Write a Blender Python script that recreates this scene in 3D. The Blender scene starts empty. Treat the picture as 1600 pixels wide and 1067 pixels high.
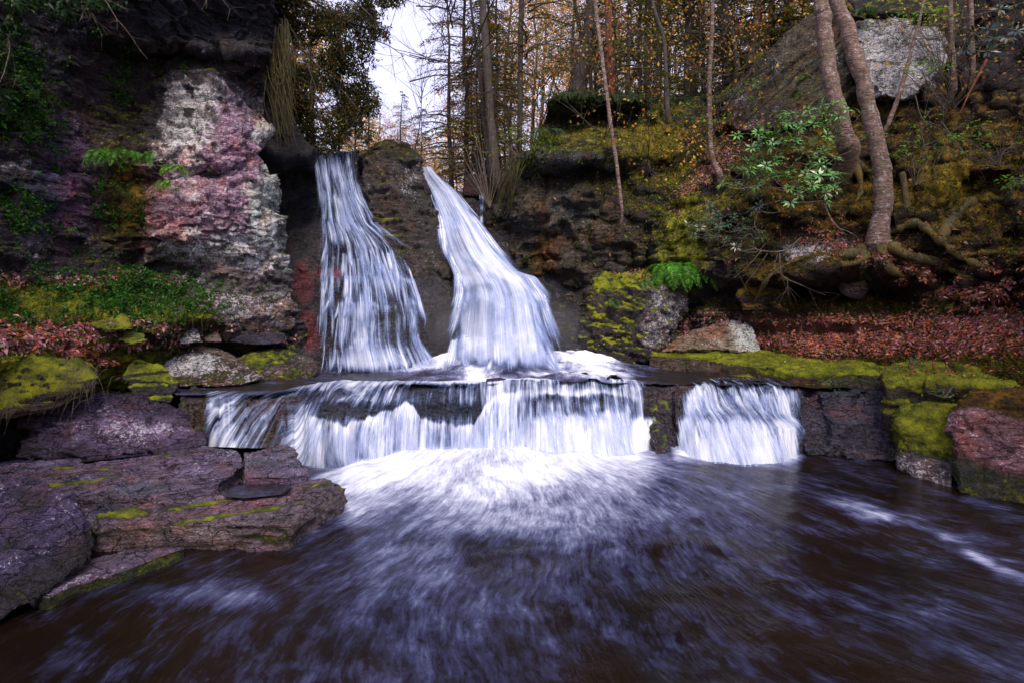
import bpy, math, random
import numpy as np
R = np.random.default_rng(7)
random.seed(7)
SC = bpy.context.scene
COL = SC.collection
F, HZ, CZ = 900.0, 440.0, 2.4          # focal length in photo pixels, horizon row, eye height

# ------------------------------------------------------------------ helpers
def P(px, py, d):
    px = np.asarray(px, float); py = np.asarray(py, float); d = np.asarray(d, float)
    px, py, d = np.broadcast_arrays(px, py, d)
    return np.stack([(px-800)/F*d, d, CZ+(HZ-py)/F*d], -1)
def Zp(px, py, z):                      # point of a photo pixel lying at height z
    return P(px, py, (CZ-z)*F/(py-HZ))
def pix(V):
    y = np.maximum(V[..., 1], .3)
    return 800+V[..., 0]/y*F, HZ-(V[..., 2]-CZ)/y*F
def sm(a, b, x):
    t = np.clip((x-a)/(b-a), 0, 1); return t*t*(3-2*t)
def hsh(i, j, k, s):
    h = (i.astype(np.int64)*374761393+j.astype(np.int64)*668265263+k.astype(np.int64)*2147483647+s*974634777) & 0xffffffff
    h = ((h ^ (h >> 13))*1274126177) & 0xffffffff
    h = ((h ^ (h >> 16))*2246822519) & 0xffffffff
    return ((h ^ (h >> 15)) & 0xffffff)/float(0xffffff)
def vn(p, s=0):
    f = np.floor(p); t = p-f; t = t*t*t*(t*(t*6-15)+10)
    i, j, k = f[..., 0], f[..., 1], f[..., 2]
    r = 0
    for a in (0, 1):
        wa = t[..., 0] if a else 1-t[..., 0]
        for b in (0, 1):
            wb = t[..., 1] if b else 1-t[..., 1]
            for c in (0, 1):
                wc = t[..., 2] if c else 1-t[..., 2]
                r = r+wa*wb*wc*hsh(i+a, j+b, k+c, s)
    return r*2-1
def fbm(p, o=4, s=0, g=.5):
    r = 0; a = 1; q = np.asarray(p, float); n = 0
    for k in range(o):
        r = r+a*vn(q, s+k*17); n += a; a *= g; q = q*2.03+7.3
    return r/n
def blob(px, py, cx, cy, rx, ry, p=2):
    return np.exp(-((np.abs(px-cx)/rx)**p+(np.abs(py-cy)/ry)**p))
def tps(ctrl):
    c = np.array(ctrl, float); X = c[:, :2]/100.0; y = c[:, 2]; n = len(c)
    def K(A, B):
        d2 = ((A[:, None, :]-B[None])**2).sum(-1)
        return .5*d2*np.log(d2+1e-9)
    M = np.zeros((n+3, n+3)); M[:n, :n] = K(X, X)+np.eye(n)*.02
    Q = np.hstack([np.ones((n, 1)), X]); M[:n, n:] = Q; M[n:, :n] = Q.T
    w = np.linalg.solve(M, np.concatenate([y, np.zeros(3)]))
    def f(px, py):
        px, py = np.broadcast_arrays(np.asarray(px, float), np.asarray(py, float))
        A = np.stack([px.ravel(), py.ravel()], -1)/100.0; out = np.empty(len(A))
        for s in range(0, len(A), 20000):
            a = A[s:s+20000]; out[s:s+20000] = K(a, X)@w[:n]+w[n]+a@w[n+1:]
        return out.reshape(px.shape)
    return f

def newmesh(name, V, Fc, mat, parent=None, smooth=True, cols=None, m=None, flow=None, floats=None):
    V = np.asarray(V, np.float32).reshape(-1, 3)
    me = bpy.data.meshes.new(name)
    if isinstance(Fc, np.ndarray):
        nf, k = Fc.shape; me.vertices.add(len(V)); me.vertices.foreach_set('co', V.ravel())
        me.loops.add(nf*k); me.loops.foreach_set('vertex_index', Fc.astype(np.int32).ravel())
        me.polygons.add(nf); me.polygons.foreach_set('loop_start', np.arange(0, nf*k, k, dtype=np.int32))
        me.polygons.foreach_set('loop_total', np.full(nf, k, np.int32))
    else:
        me.from_pydata([tuple(v) for v in V], [], Fc)
    me.update(calc_edges=True)
    if smooth: me.polygons.foreach_set('use_smooth', np.ones(len(me.polygons), bool))
    n = len(me.vertices)
    def addc(nm, a):
        a = np.asarray(a, np.float32)
        if a.shape[-1] == 3: a = np.hstack([a, np.ones((len(a), 1), np.float32)])
        t = me.attributes.new(nm, 'FLOAT_COLOR', 'POINT'); t.data.foreach_set('color', a.astype(np.float32).ravel())
    if cols is not None: addc('Col', cols)
    if m is not None: addc('Mk', m)
    if flow is not None:
        t = me.attributes.new('flow', 'FLOAT_VECTOR', 'POINT'); t.data.foreach_set('vector', np.asarray(flow, np.float32).ravel())
    if floats:
        for k, a in floats.items():
            t = me.attributes.new(k, 'FLOAT', 'POINT'); t.data.foreach_set('value', np.asarray(a, np.float32).ravel())
    me.materials.append(mat)
    o = bpy.data.objects.new(name, me); COL.objects.link(o)
    if parent is not None: o.parent = parent
    return o
def tag(o, label=None, cat=None, group=None, kind=None):
    if label: o['label'] = label
    if cat: o['category'] = cat
    if group: o['group'] = group
    if kind: o['kind'] = kind
    return o
def empty(name, loc, label, cat, group=None):
    o = bpy.data.objects.new(name, None); COL.objects.link(o); o.location = tuple(float(c) for c in loc)
    return tag(o, label, cat, group)
def normals(V, Fq):
    N = np.zeros_like(V); a = V[Fq[:, 0]]; b = V[Fq[:, 1]]; c = V[Fq[:, 2]]
    fn = np.cross(b-a, c-a)
    if Fq.shape[1] == 4: fn = fn+np.cross(c-a, V[Fq[:, 3]]-a)
    for k in range(Fq.shape[1]): np.add.at(N, Fq[:, k], fn)
    return N/np.maximum(np.linalg.norm(N, axis=1, keepdims=True), 1e-9)
def gridfaces(r, c):
    i = np.arange(r*c).reshape(r, c)
    return np.stack([i[1:, :-1], i[1:, 1:], i[:-1, 1:], i[:-1, :-1]], -1).reshape(-1, 4)

# ------------------------------------------------------------------ materials
class NT:
    def __init__(s, name):
        s.m = bpy.data.materials.new(name); s.m.use_nodes = True; s.t = s.m.node_tree; s.t.nodes.clear()
    def n(s, typ, **k):
        x = s.t.nodes.new(typ)
        for a, b in k.items():
            if a.startswith('_'): setattr(x, a[1:], b)
            else: s.put(x, a.replace('__', ' '), b)
        return x
    def put(s, x, key, v):
        sock = x.inputs[int(key[1:])] if key[0] == 'i' and key[1:].isdigit() else x.inputs[key]
        if isinstance(v, bpy.types.NodeSocket): s.t.links.new(v, sock)
        else: sock.default_value = v
    def attr(s, n): return s.n('ShaderNodeAttribute', _attribute_name=n)
    def math(s, op, a, b=0.0, c=0.0, cl=False):
        x = s.n('ShaderNodeMath', _operation=op, _use_clamp=cl); s.put(x, 'i0', a); s.put(x, 'i1', b); s.put(x, 'i2', c); return x.outputs[0]
    def vm(s, op, a, b):
        x = s.n('ShaderNodeVectorMath', _operation=op); s.put(x, 'i0', a); s.put(x, 'i1', b); return x.outputs[0]
    def noise(s, vec, sc, det=6, ro=.6, dist=0.0):
        x = s.n('ShaderNodeTexNoise', Vector=vec, Scale=sc, Detail=det, Roughness=ro, Distortion=dist); return x.outputs[0]
    def mix(s, f, a, b, bt='MIX'):
        x = s.n('ShaderNodeMix', _data_type='RGBA', _blend_type=bt); s.put(x, 'i0', f); s.put(x, 'i6', a); s.put(x, 'i7', b); return x.outputs[2]
    def mr(s, v, a, b, c=0.0, d=1.0):
        x = s.n('ShaderNodeMapRange', _interpolation_type='SMOOTHSTEP'); s.put(x, 'i0', v)
        for i, q in enumerate((a, b, c, d)): s.put(x, 'i%d' % (i+1), q)
        return x.outputs[0]
    def out(s, sh, disp=None):
        o = s.n('ShaderNodeOutputMaterial'); s.t.links.new(sh, o.inputs[0]); return s.m

def rock_material():
    s = NT('rock'); tc = s.n('ShaderNodeTexCoord').outputs['Object']
    c = s.attr('Col').outputs['Color']; mk = s.attr('Mk')
    sp = s.n('ShaderNodeSeparateColor', i0=mk.outputs['Color']); moss, lich, wet = sp.outputs[0], sp.outputs[1], sp.outputs[2]; hue = mk.outputs['Alpha']
    n1 = s.noise(tc, 5.0, 6, .7); n2 = s.noise(tc, 26.0, 4, .75)
    strat = s.noise(s.vm('MULTIPLY', tc, (2.0, 2.0, 22.0)), 1.6, 5, .6, .4)
    grain = s.noise(tc, 90.0, 2, .7)
    v = s.math('ADD', s.math('MULTIPLY', s.mr(n1, .32, .68), 1.2), s.math('MULTIPLY', s.mr(n2, .36, .66), 1.0))
    v = s.math('ADD', v, s.math('MULTIPLY', s.mr(strat, .38, .62), .8))
    v = s.math('ADD', s.math('MULTIPLY', v, .68), .06)
    base = s.mix(1.0, c, s.n('ShaderNodeCombineColor', i0=v, i1=v, i2=v).outputs[0], 'MULTIPLY')
    cw = s.vm('ADD', s.vm('MULTIPLY', tc, (1, 1, 3.2)), s.vm('MULTIPLY', s.n('ShaderNodeTexNoise', Vector=tc, Scale=4.0, Detail=4.0).outputs[1], (.45, .45, .45)))
    ck = s.n('ShaderNodeTexVoronoi', _feature='DISTANCE_TO_EDGE', Vector=cw, Scale=3.6).outputs[0]; ck2 = s.n('ShaderNodeTexVoronoi', _feature='DISTANCE_TO_EDGE', Vector=cw, Scale=11.0).outputs[0]
    crack = s.math('MINIMUM', s.mr(ck, .0, .035), s.math('ADD', s.mr(ck2, .0, .06), .6), cl=True)
    base = s.mix(1.0, base, s.mix(crack, (.34, .31, .31, 1), (1, 1, 1, 1)), 'MULTIPLY')
    warm = s.mix(s.mr(s.noise(tc, 2.3, 5, .6), .45, .7), base, s.mix(1.0, base, (1.35, .85, .66, 1), 'MULTIPLY'))
    # lichen
    vor = s.n('ShaderNodeTexVoronoi', Vector=s.vm('ADD', tc, s.n('ShaderNodeTexNoise', Vector=tc, Scale=14.0).outputs[1]), Scale=14.0).outputs[0]
    lf = s.math('ADD', lich, s.math('MULTIPLY', s.math('SUBTRACT', n2, .5), 1.5))
    lf = s.math('ADD', lf, s.math('MULTIPLY', s.math('SUBTRACT', .4, vor), .35))
    lf = s.math('ADD', lf, s.math('MULTIPLY', s.math('SUBTRACT', n1, .5), .9))
    lf = s.math('MULTIPLY', s.mr(lf, .50, .64), s.math('ADD', s.math('MULTIPLY', crack, .7), .3))
    lc = s.mix(n1, (.26, .28, .30, 1), (.66, .63, .62, 1))
    lc = s.mix(.45, lc, s.mix(1.0, s.mix(.25, c, (1, 1, 1, 1)), (1.9, 1.9, 1.9, 1), 'MULTIPLY'))
    base = s.mix(lf, warm, lc)
    # moss
    mn = s.noise(tc, 9.0, 5, .7); mf = s.math('ADD', moss, s.math('MULTIPLY', s.math('SUBTRACT', mn, .5), 1.4))
    mf = s.math('ADD', mf, s.math('MULTIPLY', s.math('SUBTRACT', grain, .5), .35))
    mfac = s.mr(mf, .46, .6)
    fz = s.noise(tc, 160.0, 1, .7)
    dark = s.mix(hue, (.012, .022, .003, 1), (.030, .017, .003, 1)); lite = s.mix(hue, (.29, .32, .010, 1), (.34, .135, .008, 1))
    mm = s.math('ADD', s.math('MULTIPLY', s.mr(s.noise(tc, 4.1, 6, .7), .38, .62), .65), s.math('MULTIPLY', s.mr(fz, .35, .7), .5))
    mcol = s.mix(s.math('MULTIPLY', mm, s.mr(mf, .45, 1.0)), dark, lite)
    base = s.mix(mfac, base, mcol)
    # bump
    h = s.math('ADD', s.math('MULTIPLY', n1, .5), s.math('MULTIPLY', n2, .45)); h = s.math('ADD', h, s.math('ADD', s.math('MULTIPLY', strat, .4), s.math('MULTIPLY', crack, .35))); h = s.math('ADD', h, s.math('MULTIPLY', grain, .06))
    hm = s.math('ADD', s.math('MULTIPLY', s.noise(tc, 30.0, 5, .7), .25), s.math('MULTIPLY', fz, .14))
    hh = s.math('ADD', s.math('MULTIPLY', h, s.math('SUBTRACT', 1.0, mfac)), s.math('MULTIPLY', s.math('ADD', hm, .35), mfac))
    b = s.n('ShaderNodeBump', Height=hh, Strength=1.0, Distance=.11)
    ro = s.math('SUBTRACT', .85, s.math('MULTIPLY', wet, .62)); ro = s.math('MAXIMUM', ro, s.math('MULTIPLY', mfac, .9))
    ro = s.math('ADD', ro, s.math('MULTIPLY', s.math('SUBTRACT', n2, .5), .25))
    p = s.n('ShaderNodeBsdfPrincipled', Base__Color=base, Roughness=ro, Normal=b.outputs[0])
    s.put(p, 'Specular IOR Level', s.math('ADD', .25, s.math('MULTIPLY', wet, .5)))
    return s.out(p.outputs[0])

def leaf_material(name, trans=.62, rough=.5, gloss=.3):
    s = NT(name); c = s.attr('Col').outputs['Color']
    tc = s.n('ShaderNodeTexCoord').outputs['Object']
    v = s.mr(s.noise(tc, 6.0, 3), .2, .8, .55, 1.3)
    c2 = s.mix(1.0, c, s.n('ShaderNodeCombineColor', i0=v, i1=v, i2=v).outputs[0], 'MULTIPLY')
    p = s.n('ShaderNodeBsdfPrincipled', Base__Color=c2, Roughness=rough); s.put(p, 'Specular IOR Level', gloss)
    t = s.n('ShaderNodeBsdfTranslucent', Color=s.mix(1.0, c2, (1.3, 1.25, .8, 1), 'MULTIPLY'))
    x = s.n('ShaderNodeMixShader', i0=trans); s.put(x, 'i1', p.outputs[0]); s.put(x, 'i2', t.outputs[0])
    return s.out(x.outputs[0])

def bark_material(name, c1, c2, mossc=(.06, .07, .01, 1), moss=.35, ring=.5, lich=.5):
    s = NT(name); tc = s.n('ShaderNodeTexCoord').outputs['Object']
    a = s.noise(s.vm('MULTIPLY', tc, (9.0, 9.0, 1.6)), 3.0, 6, .7)
    r = s.noise(s.vm('MULTIPLY', tc, (4.0, 4.0, 22.0)), 2.2, 4, .65)
    n = s.noise(tc, 13.0, 6, .7)
    f = s.math('ADD', s.math('MULTIPLY', a, 1-ring), s.math('MULTIPLY', r, ring))
    c = s.mix(s.mr(f, .35, .65), c1, c2)
    c = s.mix(s.math('MULTIPLY', s.mr(n, .54, .62), lich), c, (.42, .40, .37, 1))
    c = s.mix(s.math('MULTIPLY', s.mr(s.noise(tc, 2.4, 5), .45, .6), moss), c, mossc)
    b = s.n('ShaderNodeBump', Height=s.math('ADD', f, s.math('MULTIPLY', n, .4)), Strength=1.0, Distance=.035)
    p = s.n('ShaderNodeBsdfPrincipled', Base__Color=c, Roughness=.8, Normal=b.outputs[0])
    return s.out(p.outputs[0])

def fall_material(name, across=26.0, along=.55, con=2.3):
    # silky long-exposure water: streaks follow the flow; thin places let the rock through
    s = NT(name); fl = s.attr('flow').outputs['Vector']; d = s.attr('dens').outputs['Fac']
    w = s.vm('ADD', fl, s.vm('MULTIPLY', s.n('ShaderNodeTexNoise', Vector=fl, Scale=2.2, Detail=3.0).outputs[1], (.02, .12, 0)))
    a = s.noise(s.vm('MULTIPLY', w, (across, along, 1)), 1.0, 5, .62)
    b = s.noise(s.vm('MULTIPLY', w, (across*3.1, along*1.7, 1)), 1.0, 4, .6)
    c = s.noise(s.vm('MULTIPLY', fl, (3.5, 2.0, 1)), 1.0, 4, .6)
    t = s.math('ADD', s.math('MULTIPLY', a, .62), s.math('ADD', s.math('MULTIPLY', b, .33), s.math('MULTIPLY', c, .35)))
    t = s.math('SUBTRACT', t, .65)
    f = s.math('ADD', d, s.math('MULTIPLY', t, con))
    al = s.math('MULTIPLY', s.mr(f, .10, .92), s.mr(d, .0, .12))
    colr = s.mix(s.mr(f, .25, 1.0), (.24, .34, .66, 1), (.84, .86, .93, 1))
    bp = s.n('ShaderNodeBump', Height=t, Strength=.5, Distance=.05)
    p = s.n('ShaderNodeBsdfPrincipled', Base__Color=colr, Roughness=.5, Normal=bp.outputs[0])
    tl = s.n('ShaderNodeBsdfTranslucent', Color=colr)
    m = s.n('ShaderNodeMixShader', i0=.25); s.put(m, 'i1', p.outputs[0]); s.put(m, 'i2', tl.outputs[0])
    x = s.n('ShaderNodeMixShader', i0=al); s.put(x, 'i1', s.n('ShaderNodeBsdfTransparent').outputs[0]); s.put(x, 'i2', m.outputs[0])
    return s.out(x.outputs[0])

def pool_material(name, body, across=9.0, along=1.0, rough=.2, clear=0.0):
    s = NT(name); fl = s.attr('flow').outputs['Vector']; d = s.attr('foam').outputs['Fac']
    tc = s.n('ShaderNodeTexCoord').outputs['Object']
    wv = s.n('ShaderNodeTexNoise', Vector=tc, Scale=.9, Detail=3.0).outputs[1]
    w = s.vm('ADD', fl, s.vm('MULTIPLY', s.vm('SUBTRACT', wv, (.5, .5, .5)), (.22, .6, 0)))
    a = s.noise(s.vm('MULTIPLY', w, (across, along, 1)), 1.0, 6, .66)
    b = s.noise(s.vm('MULTIPLY', w, (across*3.2, along*5.0, 1)), 1.0, 5, .7)
    c = s.noise(tc, 1.1, 5, .6)
    e = s.noise(s.vm('MULTIPLY', w, (across*.35, along*1.3, 1)), 1.7, 6, .7)
    t = s.math('SUBTRACT', s.math('ADD', s.math('MULTIPLY', a, .22), s.math('ADD', s.math('MULTIPLY', b, .30), s.math('ADD', s.math('MULTIPLY', c, .45), s.math('MULTIPLY', e, .45)))), .71)
    f = s.math('ADD', d, s.math('MULTIPLY', t, 1.9))
    al = s.math('MULTIPLY', s.mr(f, .10, 1.15), s.mr(d, .0, .1))
    wc = s.mix(s.mr(s.noise(tc, .8, 4, .6), .35, .65), body, (body[0]*2.0, body[1]*1.7, body[2]*1.3, 1))
    h = s.math('ADD', s.math('MULTIPLY', a, .6), s.math('MULTIPLY', b, .25))
    bp = s.n('ShaderNodeBump', Height=h, Strength=.35, Distance=.12)
    wa = s.n('ShaderNodeBsdfPrincipled', Base__Color=wc, Roughness=rough, Normal=bp.outputs[0]); s.put(wa, 'IOR', 1.33)
    fo = s.n('ShaderNodeBsdfPrincipled', Base__Color=s.mix(s.mr(f, .3, 1.1), (.14, .17, .44, 1), (.80, .83, .92, 1)), Roughness=.6, Normal=bp.outputs[0])  # thin foam tinted blue-violet, a sky reflection put into the colour
    x = s.n('ShaderNodeMixShader', i0=al); s.put(x, 'i1', wa.outputs[0]); s.put(x, 'i2', fo.outputs[0])
    return s.out(x.outputs[0])

M = {}
M['rock'] = rock_material()
M['leaf'] = leaf_material('foliage', .45)
M['litter'] = leaf_material('fallen_leaves', .15, .55, .3)
M['gloss'] = leaf_material('glossy_leaf', .12, .33, .6)
M['bark'] = bark_material('bark', (.014, .010, .009, 1), (.075, .050, .042, 1), moss=.2, ring=.1, lich=.12)
M['birch'] = bark_material('mottled_bark', (.045, .024, .016, 1), (.27, .155, .125, 1), moss=.30, ring=.75, lich=.6)
M['red'] = bark_material('red_dead_wood', (.10, .022, .008, 1), (.30, .08, .03, 1), moss=0.0, ring=.05, lich=0.0)
M['root'] = bark_material('mossy_root', (.03, .022, .008, 1), (.10, .075, .016, 1), (.13, .085, .008, 1), moss=.9, ring=.2, lich=0.05)
M['twig'] = bark_material('dead_twig', (.05, .035, .025, 1), (.16, .12, .09, 1), moss=.15, ring=.2, lich=.2)
M['hang'] = bark_material('hanging_moss', (.02, .016, .005, 1), (.11, .085, .012, 1), (.06, .055, .008, 1), moss=.6, ring=0.0, lich=0.0)
M['fall'] = fall_material('silky_water', 20.0, .4, 2.5)
M['fall2'] = fall_material('dense_silky_water', 15.0, .6, 1.3)
M['lip'] = fall_material('ledge_water', 14.0, .9, 2.6)
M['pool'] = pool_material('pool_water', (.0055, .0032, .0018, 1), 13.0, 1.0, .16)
M['upool'] = pool_material('upper_pool_water', (.014, .012, .014, 1), 7.0, 2.4, .2)

# ------------------------------------------------------------------ rock building
SURF = {}
def rockdisp(V, N, amp=1.0, seed=0, strata=1.0, blocks=1.0, tilt=(0, 0), size=1.0, soft=1.0, fac=0.0, groove=None):
    z = V[:, 2]+V[:, 0]*tilt[0]+V[:, 1]*tilt[1]
    Q = V.copy(); Q[:, 2] = z
    w = fbm(Q*1.3/size, 3, seed+5)*.35
    d = .16*size*fbm(V*.9/size, 3, seed)*soft+.055*size*fbm(V*3.2/size, 4, seed+3)*soft
    if strata:
        for h, a in ((.33*size, .085*size), (.11*size, .034*size)):
            zz = z/h+w*1.2+fbm(Q*.6/size, 2, seed+9)*.8; i = np.floor(zz); t = zz-i
            r0 = hsh(i, i*0, i*0, seed+11); r1 = hsh(i+1, i*0, i*0, seed+11)
            d = d+strata*a*((r0+(r1-r0)*sm(.82, 1, t))-.5)*2-strata*a*.5*np.exp(-((t-.5)/.06)**2*0-((t-.97)/.05)**2)
    if blocks:
        for sx, sz, a in ((.62*size, .34*size, .09*size), (.24*size, .14*size, .032*size)):
            u = Q[:, 0]/sx+w*1.1; v = Q[:, 1]/sx+w*.9; q = z/sz+w*.7
            d = d+blocks*a*(hsh(np.floor(u+.37*np.floor(q)), np.floor(v), np.floor(q), seed+21)-.5)*2
    if groove:
        ax, ay, ga = groove; g = V[:, 0]*ax+V[:, 1]*ay; q = np.stack([g*7+.5*fbm(V*1.2, 2, seed+90), (V[:, 0]*ay-V[:, 1]*ax)*.55, V[:, 2]*3], -1)
        d = d-ga*(np.exp(-(vn(q, seed+91)/.16)**2)+.6*np.exp(-(vn(q*2.3, seed+92)/.18)**2))
    if fac:
        Qf = Q+.10*size*np.stack([fbm(Q*2.2/size+i*9, 3, seed+77+i) for i in range(3)], -1)
        an = np.array([1., 1., .62])
        d = d+fac*(.15*size*facets(Qf, .85*size*an, seed+81)+.075*size*facets(Qf, .33*size*an, seed+82)+.03*size*facets(Qf, .13*size*an, seed+83))
    d = d+.014*fbm(V*14, 3, seed+31)
    return V+N*(d*amp)[:, None]
def facets(P, sc, seed, k=1.0, j=.35):
    q = P/sc; b = np.floor(q-.5); best = np.full(len(q), 9e9); d = np.zeros(len(q))
    for a in range(8):
        c = b+np.array([a & 1, (a >> 1) & 1, a >> 2]); h = [hsh(c[:, 0], c[:, 1], c[:, 2], seed+t) for t in range(7)]
        s = c+.5+(np.stack(h[:3], -1)-.5)*.9; r = q-s; m = (r**2).sum(1); v = (r*(np.stack(h[3:6], -1)*2-1)).sum(1)*k+(h[6]-.5)*2*j
        w = m < best; best = np.where(w, m, best); d = np.where(w, v, d)
    return d
def defattr(V, N, px, py, base=(.07, .055, .06), moss=.45, lich=.3, wet=.2, hue=.15, seed=0, up=1.0, var=.5):
    n = len(V); a = fbm(V*1.1, 4, seed+50); b = fbm(V*.7+9, 4, seed+60); c = fbm(V*2.3+4, 3, seed+70)
    col = np.array(base)[None]*(1+var*a[:, None]); col = col*(1+np.stack([.25*b, -.08*b, .22*c], -1))
    mo = np.clip(moss*(.25+up*sm(-.1, .75, N[:, 2]))+.35*b*np.sign(moss), 0, 1.3)
    return dict(col=np.clip(col, .003, 1), moss=mo, lich=np.clip(lich+.35*c, 0, 1), wet=np.full(n, float(wet)), hue=np.clip(hue+.4*a, 0, 1))
def finish(name, V, Fq, A, mat='rock', parent=None, up=False):
    m = np.stack([np.clip(A['moss'], 0, 1), np.clip(A['lich'], 0, 1), np.clip(A['wet'], 0, 1), np.clip(A['hue'], 0, 1)], -1)
    o = newmesh(name, V, Fq, M[mat], parent, cols=A['col'], m=m)
    px, py = pix(V); SURF[o.name] = (V, normals(V, Fq), px, py)
    return o
def remesh(V, faces, vox, smooth=2):
    me = bpy.data.meshes.new('tmp'); me.from_pydata([tuple(v) for v in V], [], faces); me.update()
    o = bpy.data.objects.new('tmp', me); COL.objects.link(o)
    a = o.modifiers.new('r', 'REMESH'); a.mode = 'VOXEL'; a.voxel_size = vox
    if smooth: b = o.modifiers.new('s', 'SMOOTH'); b.factor = .5; b.iterations = smooth
    dg = bpy.context.evaluated_depsgraph_get(); ev = o.evaluated_get(dg); m2 = ev.to_mesh()
    n = len(m2.vertices); W = np.empty(n*3, np.float32); m2.vertices.foreach_get('co', W)
    lt = np.empty(len(m2.polygons), np.int32); m2.polygons.foreach_get('loop_total', lt)
    li = np.empty(len(m2.loops), np.int32); m2.loops.foreach_get('vertex_index', li)
    assert (lt == 4).all() and n > 8, (n, len(lt))
    ev.to_mesh_clear(); bpy.data.objects.remove(o); bpy.data.meshes.remove(me)
    return W.reshape(-1, 3).astype(float), li.reshape(-1, 4)
def loft(rings):
    k = len(rings[0]); V = np.concatenate([np.asarray(r, float) for r in rings]); Fc = []
    for i in range(len(rings)-1):
        for j in range(k):
            a = i*k+j; b = i*k+(j+1) % k; Fc.append((a, b, b+k, a+k))
    # fan caps keep concave outlines closed
    nv = len(V); V = np.vstack([V, np.mean(rings[0], 0), np.mean(rings[-1], 0)]); e = (len(rings)-1)*k
    for j in range(k):
        Fc.append((nv, (j+1) % k, j)); Fc.append((nv+1, e+j, e+(j+1) % k))
    return V, Fc
def hull(pts):
    import bmesh
    bm = bmesh.new()
    for p in pts: bm.verts.new(tuple(float(c) for c in p))
    r = bmesh.ops.convex_hull(bm, input=bm.verts)
    bmesh.ops.delete(bm, geom=list({g for g in r['geom_interior']+r['geom_unused'] if isinstance(g, bmesh.types.BMVert)}), context='VERTS')
    bm.verts.index_update(); V = [v.co[:] for v in bm.verts]; Fc = [tuple(v.index for v in f.verts) for f in bm.faces]; bm.free()
    return np.array(V), Fc
def rock(name, label, cat, shape, vox=.03, smooth=3, disp={}, attr={}, fn=None, group=None, parent=None, kind=None):
    V, Fq = remesh(shape[0], shape[1], vox, smooth)
    N = normals(V, Fq); V = rockdisp(V, N, **disp); N = normals(V, Fq)
    px, py = pix(V); A = defattr(V, N, px, py, **attr)
    if fn: fn(V, N, px, py, A)
    o = finish(name, V, Fq, A, parent=parent)
    return tag(o, label, cat, group, kind)
def slab(top, th, inset=0.0):           # solid from a ring of top points pushed down
    t = np.array(top, float); b = t.copy(); b[:, 2] -= th
    if inset: c = b.mean(0); b[:, :2] = c[:2]+(b[:, :2]-c[:2])*(1-inset)
    return loft([t, b])
def front(outline, back, lean=0.0):     # solid from a front outline (px,py,d) with real depth behind it
    a = np.array([P(*q) for q in outline]); b = a.copy(); b[:, 1] += back; b[:, 0] += a[:, 0]/a[:, 1]*back*.97
    c = .5*(a+b); m = c.mean(0); c = m+(c-m)*1.05
    return loft([a, c, b])
# ------------------------------------------------------------------ terrain reliefs (real world-space surfaces)
def itp(x, t): return np.interp(x, [a for a, b in t], [b for a, b in t])
def relief(name, px, top, bot, rows, Df, disp, fn, skirt_top=(8, .7, .02), fold=None, attr={}, label=None, calm=None):
    c = len(px); v = np.linspace(0, 1, rows)[:, None]
    PX = np.broadcast_to(px[None], (rows, c)).copy(); PY = top[None]+(bot-top)[None]*v
    if fold is not None:                 # fold(py) gives the right-hand edge; columns are squeezed to it
        E = fold(PY); PX = px[0]+(PX-px[0])/(px[-1]-px[0])*(E-px[0])
    D = Df(PX, PY); G = P(PX, PY, D)
    if fold is not None:                 # turn the right-hand edge back into the hill
        k = 30; e = np.linspace(0, 1, k+1)[1:][None, :, None]; ed = G[:, -1:, :]
        ex = np.repeat(ed, k, 1); ex[..., 1] += 2.6*e[..., 0]**1.3; ex[..., 0] = ed[..., 0]*(ex[..., 1]/ed[..., 1])-.25*e[..., 0]
        G = np.concatenate([G, ex], 1)
    n, s, dz = skirt_top
    if n:
        k = np.arange(n, 0, -1)[:, None]; T = np.repeat(G[:1], n, 0).copy(); T[..., 1] += k*s; T[..., 2] += k*dz; T[..., 0] += T[..., 0]*.0
        G = np.concatenate([T, G], 0)
    r, c = G.shape[:2]; V = G.reshape(-1, 3); Fq = gridfaces(r, c)
    N = normals(V, Fq)
    V0 = V; x0, y0 = pix(V0); V = rockdisp(V, N, **disp)
    if calm: V = V0+(V-V0)*(1-calm(x0, y0))[:, None]
    N = normals(V, Fq)
    qx, qy = pix(V); A = defattr(V, N, qx, qy, **attr); fn(V, N, qx, qy, A)
    o = finish(name, V, Fq, A); tag(o, label, None, None, 'structure'); return o
def paint(A, w, col=None, moss=None, lich=None, wet=None, hue=None):
    w = np.clip(w, 0, 1)
    if col is not None:
        base = A['col']; lum = base.mean(1, keepdims=True)/max(base.mean(), 1e-4)
        A['col'] = base*(1-w[:, None])+np.array(col)[None]*(.45+.55*lum)*w[:, None]
    for k, v in (('moss', moss), ('lich', lich), ('wet', wet), ('hue', hue)):
        if v is not None: A[k] = A[k]*(1-w)+v*w

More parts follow.
